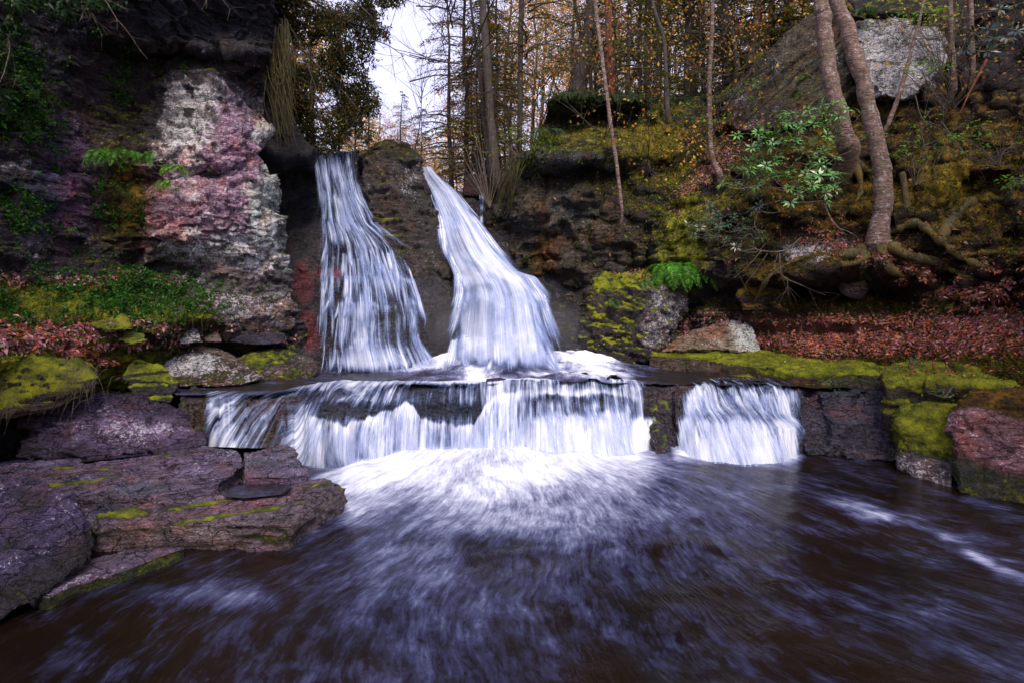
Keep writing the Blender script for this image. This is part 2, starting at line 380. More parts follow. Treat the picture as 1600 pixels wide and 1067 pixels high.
# --- left cliff with its mossy bank
LC = [(-300,-260,5.6),(-300,100,5.7),(-300,400,5.6),(-300,500,5.2),(-300,600,4.6),(-300,720,4.3),
 (0,-260,7.4),(0,100,7.6),(0,300,7.6),(0,430,7.4),(0,520,6.8),(0,560,6.4),(0,640,6.6),(0,700,7.2),
 (120,0,8.5),(120,100,8.7),(120,300,8.7),(120,430,8.5),(120,470,8.1),(120,520,7.7),(120,570,7.5),(120,620,7.9),(120,700,8.2),
 (230,-200,9.0),(230,0,9.2),(230,100,9.7),(230,200,9.5),(230,300,9.3),(230,430,9.3),(230,480,8.9),(230,520,8.5),(230,570,8.9),(230,640,9.1),
 (330,-200,10),(330,0,10),(330,70,10.3),(330,110,9.9),(330,200,9.7),(330,300,9.6),(330,400,9.8),(330,450,9.9),(330,520,9.5),(330,560,10.0),(330,600,9.9),(330,690,9.8),
 (420,-200,10.7),(420,0,10.6),(420,60,11),(420,100,10.9),(420,150,11),(420,200,10.6),(420,300,10.4),(420,400,10.4),(420,500,10.3),(420,535,10.2),(420,560,10.7),(420,600,10.8),(420,690,10.7),
 (480,-200,11.3),(480,200,11.5),(480,400,11.2),(480,520,10.9),(480,560,11),(480,600,11.1),(480,690,11)]
_lc = tps(LC)
def Dleft(x, y):
    d = _lc(x, y)
    line = 75+.10*(x-230)                                     # the overhanging brow
    d = d-.55*sm(line+8, line-14, y)*sm(60, 200, x)
    d = d+.35*blob(x, y, 215, 290, 60, 22)+.30*blob(x, y, 255, 418, 70, 14)+.25*blob(x, y, 315, 275, 30, 16)+.5*blob(x, y, 385, 140, 30, 40)
    d = d-.22*blob(x, y, 350, 215, 45, 45)-.25*blob(x, y, 290, 350, 60, 50)-.2*blob(x, y, 390, 330, 40, 90)
    return d
_E = [(-260,445),(0,430),(60,428),(120,408),(200,418),(240,405),(300,430),(400,448),(520,462),(560,486),(720,486)]
def fnleft(V, N, x, y, A):
    n1 = fbm(V*1.7, 4, 201); n2 = fbm(V*.9, 3, 202)
    A['moss'] = np.clip(A['moss']*.9+.12, 0, 1)
    n3 = fbm(V*5, 4, 203)
    face = sm(.3, .7, .35*n3+.3*n1+sm(215, 275, x+70*n1+45*n3-.5*np.maximum(0, 200-y)*.4)*sm(80, 135, y+50*n2+30*n3-.12*(x-230))*sm(525, 490, y+20*n3))
    pink = face*np.clip(blob(x, y, 300, 330, 90, 75)+.9*blob(x, y, 345, 230, 60, 75)+.8*blob(x, y, 400, 300, 30, 120), 0, 1)
    paint(A, face*.95, (.13, .115, .125), -.1, .44, .1, .1)
    paint(A, face*sm(.05, .3, n3), (.07, .05, .055), .1, .3)
    n5 = fbm(V*13, 3, 204); pink = sm(.25, .75, pink+.45*n3+.35*n1+.5*n5)
    paint(A, pink, (.19, .115, .165), -.2, .42, .1)
    gr = sm(.3, .75, face*blob(x, y, 420, 330, 38, 150)+.4*n3+.3*n2+.4*n5)
    paint(A, gr, (.13, .145, .13), -.1, .5)
    wh = sm(.25, .75, .4*n5+ face*(blob(x, y, 290, 180, 50, 75)+blob(x, y, 340, 400, 90, 42))+.5*n3+.4*n1); paint(A, wh, (.2, .19, .2), -.2, .66)
    paint(A, blob(x, y, 120, 290, 30, 80)*sm(-.3, .3, n1), (.24, .10, .22), .1, .3)
    paint(A, blob(x, y, 80, 290, 30, 90)*sm(-.1, .4, n2)*.8, (.05, .05, .11), .1, .3)
    paint(A, blob(x, y, 195, 330, 38, 95)*(.8+n1), (.12, .05, .01), .85, .1, .1, .75)
    paint(A, blob(x, y, 165, 180, 60, 60)*.7, None, .62, .1, .2, .35)
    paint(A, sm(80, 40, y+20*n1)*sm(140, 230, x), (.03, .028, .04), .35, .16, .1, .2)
    paint(A, blob(x, y, 340, 25, 80, 28)*sm(-.2, .3, n1), None, .2, .6)
    paint(A, blob(x, y, 350, 478, 75, 28)*(.8+n3), (.16, .14, .15), -.1, .62)
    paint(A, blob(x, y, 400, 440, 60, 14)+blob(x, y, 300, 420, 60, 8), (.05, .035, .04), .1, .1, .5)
    bank = sm(425, 455, y+14*n2-.65*np.maximum(0, x-250))*sm(500, 420, x+.0*y)
    paint(A, bank, (.06, .035, .03), .42, .10, .1, .35)
    paint(A, bank*sm(.3, .8, N[:, 2])*sm(-.25, .25, n2), None, .85, .05, .1, .15)
    paint(A, bank*sm(515, 490, y), None, .80, .08, .1, .12)
    paint(A, bank*blob(x, y, 60, 585, 130, 55), None, 1.15, 0, .1, .0)
    paint(A, bank*blob(x, y, 60, 528, 90, 12)+bank*blob(x, y, 225, 575, 70, 22), None, 1.15, 0, .1, .0)
    paint(A, sm(600, 650, y), (.05, .035, .06), .25, .3, .6, .1)
px = np.linspace(-300, 480, 540)
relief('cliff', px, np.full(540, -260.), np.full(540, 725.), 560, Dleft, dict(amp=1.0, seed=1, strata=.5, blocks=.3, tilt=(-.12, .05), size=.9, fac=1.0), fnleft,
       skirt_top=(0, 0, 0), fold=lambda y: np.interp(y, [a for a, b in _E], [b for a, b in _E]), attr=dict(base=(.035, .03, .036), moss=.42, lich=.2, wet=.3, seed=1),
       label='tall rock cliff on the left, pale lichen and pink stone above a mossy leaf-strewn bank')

# --- wall behind the two high falls
LF = [(380,237,12.7),(490,237,12.4),(560,237,12.4),(650,262,12.8),(700,290,12.9),(780,300,12.9),(900,300,13.2),(380,350,12.5),(500,350,12.1),(600,350,12.0),(690,350,12.4),(740,350,12.3),(850,350,12.8),
 (420,425,12),(500,425,11.8),(640,425,11.7),(710,425,12.05),(800,425,11.85),(900,425,12.6),(430,500,11.7),(500,500,11.5),(660,500,11.4),(700,500,11.8),(850,500,11.55),(970,500,12.2),
 (430,570,11.25),(510,570,11.1),(660,570,11),(720,570,11.2),(850,560,11.1),(980,570,11.4),(430,620,10.8),(600,620,10.6),(800,620,10.6),(980,620,10.6)]
_lf = tps(LF)
def Dfalls(x, y):
    d = _lf(x, y); p = np.stack([np.asarray(x)*.012, np.asarray(y)*0, np.asarray(x)*0], -1)
    for yy, a in ((300, .08), (352, .22), (395, .1), (427, .28), (470, .18), (535, .25)):
        j = yy+14*vn(p*2.0, 300+int(yy))+5*vn(p*4, 301+int(yy)); d = d+a*.5-a*sm(j-9, j+12, y)
    return d
TOP = [(380,246),(485,245),(489,238),(560,236),(565,240),(640,262),(657,263),(690,285),(712,300),(745,306),(800,300),(1000,300)]
def fnwall(V, N, x, y, A):
    n1 = fbm(V*1.7, 4, 211)
    paint(A, sm(.3, .6, blob(x, y, 472, 445, 18, 30, 2)+blob(x, y, 480, 520, 20, 40)+.5*n1), (.10, .025, .032), -.5, .05, .9)
    paint(A, blob(x, y, 520, 428, 30, 8), (.20, .05, .06), -.5, .1, .9)
    paint(A, sm(480, 500, x)*sm(700, 680, x), None, -.1, .05, .95)
    paint(A, blob(x, y, 440, 320, 45, 90)*(.7+n1), None, .5, .1, .6, .15)
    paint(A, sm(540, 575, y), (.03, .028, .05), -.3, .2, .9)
px = np.linspace(380, 1000, 380)
relief('falls_wall', px, itp(px, TOP), np.full(380, 640.), 300, Dfalls, dict(amp=.55, seed=4, strata=.8, blocks=.6, size=.7, fac=.8), fnwall,
       skirt_top=(14, .8, .004), attr=dict(base=(.030, .028, .034), moss=.30, lich=.22, wet=.7, seed=4), label='dark wet rock wall behind the two high falls')

# --- right hillside
LH = [(760,300,12.7),(760,450,12.4),(760,560,11.8),(830,250,12.2),(860,160,13),(860,210,12.6),(850,300,12.0),(850,400,12.1),(850,500,12),(850,590,11.5),
 (950,150,13.2),(950,210,12.5),(950,250,11.8),(950,290,11.9),(950,400,11.7),(950,500,12.1),(950,590,12),(1050,150,13.6),(1050,250,12.3),(1050,350,11.6),(1050,450,11.6),(1050,500,11.8),(1050,545,11.4),(1050,600,11.3),
 (1120,150,14),(1120,270,12.3),(1150,350,11.3),(1150,430,10.8),(1150,480,11.2),(1150,545,10.9),(1150,600,10.9),(1250,60,14.5),(1250,200,12.6),(1250,300,11.3),(1250,400,10.6),(1250,440,10.5),(1250,480,10.9),(1250,510,10.6),(1250,549,10.1),(1250,620,10.0),
 (1380,0,14.5),(1380,180,12),(1380,300,10.6),(1380,390,9.9),(1380,440,9.7),(1380,470,10.1),(1380,510,9.8),(1380,555,9.3),(1380,620,9.2),(1500,-100,14.5),(1500,180,11.2),(1500,300,9.8),(1500,400,9),(1500,480,9.0),(1500,530,8.6),(1500,570,8.2),(1500,620,8.0),
 (1600,-150,14),(1600,150,10.5),(1600,300,9),(1600,450,8.2),(1600,530,7.8),(1600,575,7.4),(1600,620,7.2),(1950,-260,12),(1950,150,8.5),(1950,400,6.5),(1950,530,5.4),(1950,620,5.1)]
_lh = tps(LH)
def Dhill(x, y):
    d = _lh(x, y); q = np.stack([np.asarray(x)*.01, np.asarray(y)*.01, np.asarray(x)*0], -1)
    j = 12*vn(q*1.5, 410)
    d = d+.75*blob(x, y+j, 925, 186, 78, 17, 4)-.25*blob(x, y, 925, 155, 90, 14)
    d = d-.45*blob(x, y+j, 880, 238, 110, 14)+.45*blob(x, y+j, 900, 275, 110, 16)
    d = d+.55*blob(x, y+j, 1290, 458, 130, 13, 4)-.25*blob(x, y+j, 1270, 425, 130, 18)
    d = d+.4*blob(x, y+j, 1120, 470, 50, 22)+.5*blob(x, y, 1545, 300, 60, 30)+.45*blob(x, y, 1330, 280, 40, 25)-.3*blob(x, y, 1480, 275, 45, 35)-.35*blob(x, y, 1290, 420, 40, 22)
    d = d-.12*np.abs(vn(q*4.5+7, 413))*2*(1-.8*sm(1150, 1220, x)*sm(478, 498, y))-.2*blob(x, y, 1050, 360, 40, 70)-.35*blob(x, y, 1190, 455, 35, 28)-.3*blob(x, y, 1290, 500, 150, 18)
    return d+(.22*vn(q*2.7+3, 411)+.10*vn(q*6.1, 412))*(1-.8*sm(1150, 1220, x)*sm(478, 498, y))
HT = [(760,306),(778,290),(800,262),(835,238),(848,205),(858,158),(880,148),(1000,146),(1060,152),(1130,150),(1160,110),(1200,60),(1290,20),(1400,-100),(1500,-180),(1950,-260)]
def fnhill(V, N, x, y, A):
    n1 = fbm(V*1.5, 4, 221); n2 = fbm(V*.8, 3, 222)
    paint(A, sm(1100, 860, x)*sm(270, 330, y), (.060, .048, .040), .42, .24, .25, .45)
    paint(A, sm(1100, 860, x)*sm(290, 330, y)*sm(.0, .4, n1), (.10, .05, .02), .5, .1, .1, .8)
    paint(A, blob(x, y, 960, 250, 130, 14)*sm(-.4, .4, n1), (.15, .15, .15), .05, .55)
    paint(A, blob(x, y, 900, 275, 90, 14), (.02, .02, .025), .1, .1)  # recess under the pale ledge painted dark, its shade put into the colour
    paint(A, blob(x, y, 870, 340, 60, 40)*.8, (.05, .05, .05), .25, .38)
    paint(A, blob(x, y, 1010, 230, 90, 60)*(.9+n1), None, .9, 0, .1, .55)
    paint(A, blob(x, y, 1070, 370, 60, 100)*(.9+n1), None, .85, 0, .1, .15)
    right = sm(1120, 1200, x)
    paint(A, right, (.040, .022, .014), .40, .05, .1, .75)
    paint(A, right*sm(.25, .75, N[:, 2]+.5*n1), None, .78, .03, .1, .8)
    paint(A, blob(x, y, 1480, 290, 60, 40), None, 1.0, 0, .1, .5)
    paint(A, blob(x, y, 1290, 395, 90, 22)*sm(-.2, .2, n1), (.3, .29, .31), -.4, .75, .1)
    paint(A, blob(x, y, 1480, 490, 70, 18), None, 1.0, 0, .1, .05)
    paint(A, sm(1460, 1520, x)*sm(170, 110, y), (.03, .022, .02), .35, .1, .1, .4)
    paint(A, sm(1120, 1180, x)*blob(x, y, 1400, 525, 260, 40, 4), (.10, .035, .02), .1, 0, .1, .7)
    paint(A, blob(x, y, 1540, 545, 60, 18), None, 1.0, 0, .1, .4)
px = np.linspace(760, 1950, 620)
relief('hillside', px, itp(px, HT), np.full(620, 625.), 340, Dhill, dict(amp=.9, seed=8, strata=.4, blocks=.3, size=.85, fac=.55), fnhill,
       skirt_top=(16, .8, .02), attr=dict(base=(.040, .034, .034), moss=.5, lich=.14, wet=.2, hue=.35, seed=8), label='mossy rock hillside on the right with fallen leaves', calm=lambda x, y: .8*sm(1150, 1220, x)*sm(478, 498, y))

# --- forest floor beyond, rising away
gx, gy = np.meshgrid(np.linspace(-70, 70, 160), np.linspace(13.5, 110, 120))
gz = 4.55+.045*(gy-13)+.5*fbm(np.stack([gx*.15, gy*.15, gx*0], -1), 3, 9)+6*sm(8, 40, np.abs(gx+1))*sm(14, 30, gy)*.6
V = np.stack([gx, gy, gz], -1).reshape(-1, 3); Fq = gridfaces(120, 160)[:, ::-1]; N = normals(V, Fq); a, b = pix(V)
A = defattr(V, N, a, b, base=(.09, .05, .025), moss=.35, lich=0, wet=0, hue=.8)
tag(finish('forest_floor', V, Fq, A), 'brown leafy forest floor above the falls', None, None, 'structure')
# --- stream bed under everything, reaching past the frame
gx, gy = np.meshgrid(np.linspace(-60, 60, 90), np.linspace(-60, 13, 60))
gz = -.9+6.5*sm(11, 30, np.abs(gx))+5.6*sm(-6, -35, gy)+.15*fbm(np.stack([gx*.5, gy*.5, gx*0], -1), 3, 10)
V = np.stack([gx, gy, gz], -1).reshape(-1, 3); Fq = gridfaces(60, 90)[:, ::-1]; N = normals(V, Fq); a, b = pix(V)
A = defattr(V, N, a, b, base=(.05, .035, .025), moss=.4, lich=0, wet=.3, hue=.4)
tag(finish('stream_bed', V, Fq, A), 'dark stony stream bed and banks', None, None, 'structure')

# ------------------------------------------------------------------ water
def sheet(name, G, dens, flow, mat, label, kind='structure', parent=None):
    r, c = G.shape[:2]
    o = newmesh(name, G.reshape(-1, 3), gridfaces(r, c), M[mat], parent, flow=flow.reshape(-1, 3), floats={'dens': dens.ravel()})
    return tag(o, label, None, None, kind)
def fall(name, rows, off, densf, mat, label, cols=150, n=240, bulge=.15, rag=6, Df=None, us=1.0, seed=0):
    ys = np.linspace(rows[0][0], rows[-1][0], n)[:, None]; u = np.linspace(0, 1, cols)[None]
    L = np.interp(ys, [r[0] for r in rows], [r[1] for r in rows]); Rr = np.interp(ys, [r[0] for r in rows], [r[2] for r in rows])
    k = np.ones(27)/27
    for _ in range(2):
        L = np.convolve(np.pad(L[:, 0], 13, 'edge'), k, 'valid')[:, None]; Rr = np.convolve(np.pad(Rr[:, 0], 13, 'edge'), k, 'valid')[:, None]
    X = L+(Rr-L)*u; Y = np.broadcast_to(ys, X.shape)
    D = (Df or Dfalls)(X, Y)-off-bulge*np.sin(np.pi*np.clip(u, 0, 1))**.6
    D = D-.05*vn(np.stack([u*14+ys*0, ys*.004+u*0, X*0], -1), seed+5)
    G = P(X, Y, D); v = np.cumsum(np.linalg.norm(np.diff(G, axis=0, prepend=G[:1]), axis=-1).mean(1))[:, None]
    w = np.mean(np.abs(Rr-L))*D.mean()/F
    fl = np.stack([u*w*us+0*v, v+0*u, np.full(X.shape, seed*3.7)], -1)
    return sheet(name, G, np.clip(densf(X, Y, u+0*X, v+0*X), 0, 1.2), fl, mat, label)
LR = [(236,486,561),(275,494,563),(312,500,573),(350,502,592),(369,503,618),(387,503,635),(425,500,650),(462,500,660),(500,500,667),(526,500,662),(545,499,668),(572,499,690),(590,499,692)]
def dl(X, Y, u, v):
    q = np.stack([u*5, Y*.012, u*0], -1)
    d = .37+.25*vn(q, 510)+.12*vn(q*3, 511)
    e = sm(-.02, .12, u+.05*vn(q*6, 514))*sm(1.02, .86, u+.05*vn(q*6, 515))
    d = d-.30*sm(.34, .12, u)*sm(330, 420, Y)-.35*blob(u, Y, .62, 262, .1, 35)-.2*blob(u, Y, .8, 450, .09, 50)
    d = d+.25*fbm(np.stack([u*3+v*.2, v*.9, u*0], -1), 3, 513)
    for yy in (352, 427, 470): d = d+.25*blob(u*0, Y+14*vn(q*2, 512), 0, yy+8, 1, 9)
    d = d+.25*sm(535, 565, Y)
    return d*e*sm(588, 566, Y)
WL = 'left high waterfall, thin silky strands over stepped dark rock'
fall('waterfall', LR, .10, dl, 'fall', WL, bulge=.12, seed=1)
fall('waterfall_veil', [(a, b+4, c-3) for a, b, c in LR], .19, lambda X, Y, u, v: dl(X, Y, u, v)*.62, 'fall', 'loose outer strands of the left high waterfall', bulge=.2, seed=2, us=1.3)
RR = [(261,655,659),(275,661,686),(300,674,712),(325,683,731),(350,689,752),(387,694,777),(410,703,797),(425,710,810),(433,712,838),(462,712,856),(500,706,864),(522,702,870),(552,698,878),(585,698,880)]
def dr(X, Y, u, v):
    q = np.stack([u*4, Y*.01, u*0], -1)
    d = 1.0+.16*vn(q, 520)+.1*vn(q*3, 521)+.15*sm(400, 430, Y)*sm(460, 430, Y)
    d = d-.3*sm(.72, .95, u)*sm(420, 470, Y)-.2*sm(.12, .02, u)
    return d*sm(582, 550, Y+8*vn(q*6, 524))*sm(-.03, .16, u+.06*vn(q*5, 522))*sm(1.03, .8, u+.06*vn(q*5, 523))
def DfR(x, y):
    d = Dfalls(x, y); return d-.35*sm(395, 440, y)*sm(690, 760, x)*sm(900, 840, x)
fall('waterfall', RR, .26, dr, 'fall2', 'right high waterfall, dense white water fanning out below a shelf', bulge=.3, seed=3, Df=DfR)
fall('waterfall_veil', [(a, b-5, c+5) for a, b, c in RR], .36, lambda X, Y, u, v: dr(X, Y, u, v)*.62*sm(0, .15, u)*sm(1, .8, u), 'fall2', 'misty outer spray of the right high waterfall', bulge=.36, seed=4, Df=DfR)
fall('trickle', [(302,746,760),(312,748,758),(350,749,756)], .25, lambda X, Y, u, v: .45*sm(0, .4, u)*sm(1, .6, u)+.25*vn(np.stack([Y*.12, u*2, u*0], -1), 9), 'fall', 'thin trickle right of the high waterfalls', cols=12, n=50, bulge=.02, seed=5)

# separate strands: narrow ribbons that spill off the steps and fan a little
def strands(rows, n, seed, off, lens, wid, Df, label, starts=None, dens=.9, flare=.06):
    g = np.random.default_rng(seed); Vs = []; Fs = []; Ds = []; Fl = []; nv = 0; y0a, y1a = rows[0][0], rows[-1][0]
    Ly = [r[0] for r in rows]; Lx = [r[1] for r in rows]; Rx = [r[2] for r in rows]; k = 18; c = 5
    for i in range(n):
        ys = g.uniform(y0a, y1a-20) if starts is None or g.random() < .35 else starts[g.integers(0, len(starts))]+g.normal()*6
        ye = min(ys+g.uniform(*lens), y1a); u0 = g.uniform(.03, .97); u1 = np.clip(u0+(u0-.5)*flare*2+g.normal()*.035, .0, 1); t = np.linspace(0, 1, k)[:, None]; Y = ys+(ye-ys)*t; u = u0+(u1-u0)*t**1.5
        w = g.uniform(*wid)*(.55+.9*t); s = np.linspace(-1, 1, c)[None]; X = np.interp(Y, Ly, Lx)*(1-u)+np.interp(Y, Ly, Rx)*u+w*s*.5; Y = Y+0*s
        D = Df(X, Y)-off-.06*np.sin(np.pi*t)-g.uniform(0, .05)-.03*(1-s*s); G = P(X, Y, D)
        de = dens*g.uniform(.55, 1.05)*(1-s*s)**.8*sm(0, .12, t)*sm(1, .55, t)
        Vs.append(G.reshape(-1, 3)); Fs.append(gridfaces(k, c)+nv); nv += k*c; Ds.append(np.broadcast_to(de, X.shape).ravel()); L = (Y-ys)*D/F; Fl.append(np.stack([s*w*.012+i*.37+0*L, L, 0*L], -1).reshape(-1, 3))
    o = newmesh('waterfall_strands', np.concatenate(Vs), np.concatenate(Fs), M['fall'], flow=np.concatenate(Fl), floats={'dens': np.concatenate(Ds)})
    tag(o, label, None, None, 'structure')
strands(LR, 170, 5, .24, (30, 110), (5, 15), Dfalls, 'single white strands leaping off the steps of the left high waterfall', [240, 300, 352, 395, 427, 470], .62)
strands(RR, 230, 6, .45, (30, 110), (7, 22), DfR, 'single white strands of the right high waterfall', [330, 395, 430, 440, 450], .8, .12)

# upper pool, terraced up towards the plunge of the right fall
EDGE = [(200, 8.2), (440, 8.2), (475, 8.7), (525, 9.0), (740, 9.0), (800, 9.2), (980, 9.2), (1040, 8.95), (1090, 9.0), (1210, 9.0), (1260, 8.75), (1420, 8.6)]
def poolmin(p): return np.interp(p, [e[0] for e in EDGE], [e[1] for e in EDGE])+.09*vn(np.stack([p*.03, p*0, p*0], -1), 36)+.05*vn(np.stack([p*.11, p*0, p*0], -1), 37)
gx, gy = np.meshgrid(np.linspace(-5.6, 5.2, 420), np.linspace(0, 1, 220))
gy = poolmin(800+gx/8.9*F)*(1-gy)+11.9*gy
a, b = 800+gx/gy*F, 0
q = np.stack([gx*2.2, gy*3.2, gx*0], -1)
ramp = blob(a, 0, 812, 0, 172, 1, 4); st = .09*sm(9.15, 9.4, gy+.2*vn(q*.8, 30))+.10*sm(9.7, 9.95, gy+.25*vn(q*.6, 31))+.12*sm(10.25, 10.5, gy+.25*vn(q*.7, 32))+.14*sm(10.8, 11.2, gy)
gz = .8+(ramp*st+.03*fbm(q, 4, 33)*(1+2.0*ramp))*sm(8.98, 9.4, gy)
V = np.stack([gx, gy, gz], -1); X, Y = pix(V)
foam = .2+ramp*(.36*sm(8.98, 9.6, gy)+.22*sm(10.3, 10.9, gy)+.55*fbm(q*.9, 4, 34))+.60*blob(X, Y, 590, 574, 95, 7)+.30*blob(X, Y, 790, 558, 110, 12)+.25*fbm(q*1.3, 3, 35)+.3*blob(X, Y, 930, 560, 80, 20)+.12*sm(600, 700, X)*sm(1010, 960, X)-.25*sm(1010, 1090, X)-.1*blob(X, Y, 580, 585, 90, 9)
fl = np.stack([gx*(1+.12*(11-gy)), gy*1.6, gx*0], -1)
o = newmesh('stream_water', V, gridfaces(220, 420)[:, ::-1], M['upool'], flow=fl.reshape(-1, 3), floats={'foam': np.clip(foam, 0, 1.2).ravel()})
tag(o, 'shallow upper pool of rushing water between the high falls and the lower ledge', None, None, 'structure')

# lower ledge: rock step and the water sheet over it
T = [(296,628,7.85,690,7.65),(330,629,7.85,690,7.65),(440,640,7.85,693,7.6),(458,646,7.95,718,7.55),(470,650,7.95,725,7.58),(505,655,7.85,727,7.56),(540,655,7.9,724,7.6),(600,640,8.2,712,7.94),(630,625,8.45,705,8.15),(660,622,8.5,702,8.2),
 (700,620,8.6,702,8.25),(760,612,8.8,702,8.25),(800,609,8.98,703,8.2),(900,611,9.02,705,8.12),(975,616,8.9,706,8.05),(1012,624,8.65,704,8.25),(1040,622,8.7,703,8.3),(1058,611,8.7,706,8.15),(1090,603,8.8,711,7.9),(1150,600,8.82,713,7.72),(1205,602,8.78,712,7.82),(1240,614,8.45,709,8.05),(1262,618,8.4,706,8.1),(1390,617,8.4,704,8.15),(1410,617,8.4,704,8.15)]
TX = [t[0] for t in T]
def ledge(px, rows, off, seed, stp=True):
    c = [np.interp(px, TX, [t[k] for t in T]) for k in range(1, 5)]
    k = np.ones(7)/7; c = [np.convolve(np.pad(q, 3, 'edge'), k, 'valid') for q in c]
    yl, dl_, yb, db = c
    pq = np.stack([px*.03, px*0, px*0], -1); dl_ = dl_+.16*vn(pq, 71)+.06*vn(pq*3.1, 72)+.06*np.floor(2*vn(pq*1.7, 73)); yl = yl+5*vn(pq*.8, 74)+2*vn(pq*2.5, 75)
    z1 = CZ-(yl-HZ)/F*dl_; z2 = np.minimum(CZ-(yb-HZ)/F*db, .3)-.05
    P0 = np.stack([poolmin(px)+.14, np.full_like(px, .805)], -1); P1 = np.stack([dl_, z1], -1); P2 = np.stack([db, z2], -1)
    C = 2*P1-.5*(P0+P2); t = np.linspace(0, 1, rows)[:, None, None]
    B = (1-t)**2*P0+2*t*(1-t)*C+t*t*P2
    d, z = B[..., 0], B[..., 1]; t = t[..., 0]; z = np.minimum(z, .812-.03*t)
    X = (px-800)/F*np.interp(t, [0, 1], [1, 1])*d
    if stp:
        q = np.stack([px*.02+0*t, t*0+px*0, px*0+0*t], -1)
        mid = .76+.05*vn(q, seed+1); d = d-(.30*sm(mid-.03, mid+.05, t)*sm(800, 880, px)-.16*sm(820, 900, px))*np.maximum(sm(990, 920, px), sm(1060, 1100, px))
    d = d-off*(.3+.7*sm(0, .6, t)); z = z+off*.6*sm(.9, .3, t)
    return np.stack([X, d, z], -1), t+0*px
px = np.linspace(296, 1410, 620)
G, t = ledge(px, 130, 0, 0); r, c = G.shape[:2]; V = G.reshape(-1, 3); Fq = gridfaces(r, c); N = normals(V, Fq)
V = rockdisp(V, N, amp=.36, seed=40, strata=.8, blocks=.6, size=.7, fac=.8)-N*.05; N = normals(V, Fq); a, b = pix(V)
A = defattr(V, N, a, b, base=(.050, .040, .048), moss=-.4, lich=.06, wet=.95, seed=40)
paint(A, sm(480, 430, a), (.07, .05, .035), -.2, .1, .9); paint(A, sm(1245, 1270, a), (.05, .045, .07), -.4, .22, .8)
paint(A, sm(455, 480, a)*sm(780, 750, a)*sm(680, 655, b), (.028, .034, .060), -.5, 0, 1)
paint(A, blob(a, b, 1030, 660, 16, 30), None, .55, .1, .8)
tag(finish('rock_ledge', V, Fq, A), 'dark wet rock step that the lower cascade pours over', None, None, 'structure')
G, t = ledge(np.linspace(300, 1290, 700), 150, .045, 0); X, Y = pix(G)
W = np.interp(X, [300,330,440,470,540,600,632,660,700,740,762,800,1000,1045,1100,1240], [629,629,645,650,662,645,628,648,664,658,628,612,616,625,600,606])
Wn = W+5*vn(np.stack([X*.05, X*0, X*0], -1), 60)+2.5*vn(np.stack([X*.17, X*0, X*0], -1), 61)
q = np.stack([X*.02, Y*.01, X*0], -1)
below = sm(Wn-3, Wn+4, Y)
up = .46-.26*sm(470, 500, X)*sm(775, 745, X)*sm(.06, .2, t)+.5*sm(.28, .0, t)*sm(600, 700, X)*sm(1020, 960, X)+.28*vn(np.stack([X*.015, Y*.05, X*0], -1), 62)+.3*sm(740, 780, X)*sm(1010, 900, X)-.22*sm(470, 420, X)-.25*sm(1000, 1030, X)
Yt = Y+9*vn(np.stack([X*.022, X*0, X*0], -1), 68)+4*vn(np.stack([X*.08, X*0, X*0], -1), 69)
mainw = .74-.40*sm(780, 850, X)*sm(652, 640, Yt)*sm(608, 622, Yt)+.16*vn(q*2.2, 63)+.25*sm(640, 665, Y)*sm(800, 860, X)+.15*blob(X, Y, 900, 690, 150, 20)
leftw = .60+.3*vn(np.stack([X*.045, X*0, X*0], -1), 64)-.25*sm(380, 410, X)*sm(465, 445, X)
rightw = .60+.12*vn(q*3, 65)+.32*sm(648, 662, Y+6*vn(np.stack([X*.03, X*0, X*0], -1), 66))
kl = sm(438, 480, X); lo = np.where(X > 1035, rightw, mainw*kl+leftw*(1-kl))
de = up*(1-below)+lo*below
rg = 7*vn(np.stack([X*.0, Y*.06, X*0], -1), 67); de = de*(1-sm(988, 1012, X-.62*np.maximum(Y-628, 0)+rg)*sm(1062, 1044, X-.0022*(Y-705)**2+rg))*sm(1262, 1236, X)*sm(316, 330, X)
de = de+.0
v = np.cumsum(np.linalg.norm(np.diff(G, axis=0, prepend=G[:1]), axis=-1), axis=0)
sl = np.interp(X, [300, 460, 520, 640, 760, 1010, 1050, 1250], [0, -.02, -.35, -.12, 0, .05, -.05, .05])
fl = np.stack([G[..., 0]+sl*(t-.6)*2, v, X*0], -1)
fl[..., 0] -= (1-t)*.5*sm(760, 560, X)
sheet('cascade', G, np.clip(de, 0, 1.2), fl, 'lip', 'wide lower cascade of white water over the rock ledge into the pool')
G2, t2 = ledge(np.linspace(462, 1252, 500), 90, .12, 0); X, Y = pix(G2)
v = np.cumsum(np.linalg.norm(np.diff(G2, axis=0, prepend=G2[:1]), axis=-1), axis=0)
W = np.interp(X, [300,330,440,470,540,600,632,660,700,740,762,800,1000,1045,1100,1240], [629,629,645,650,662,645,628,648,664,658,628,612,616,625,600,606])
de = .52*sm(W, W+22, Y)*(1-sm(975, 1000, X)*sm(1075, 1060, X))*sm(1248, 1225, X)*sm(466, 485, X)*(.8+.5*vn(np.stack([X*.03, Y*.01, X*0], -1), 71))
sheet('cascade_veil', G2, np.clip(de, 0, 1.2), np.stack([G2[..., 0]*1.1, v, X*0+9], -1), 'lip', 'loose outer strands of the lower cascade')

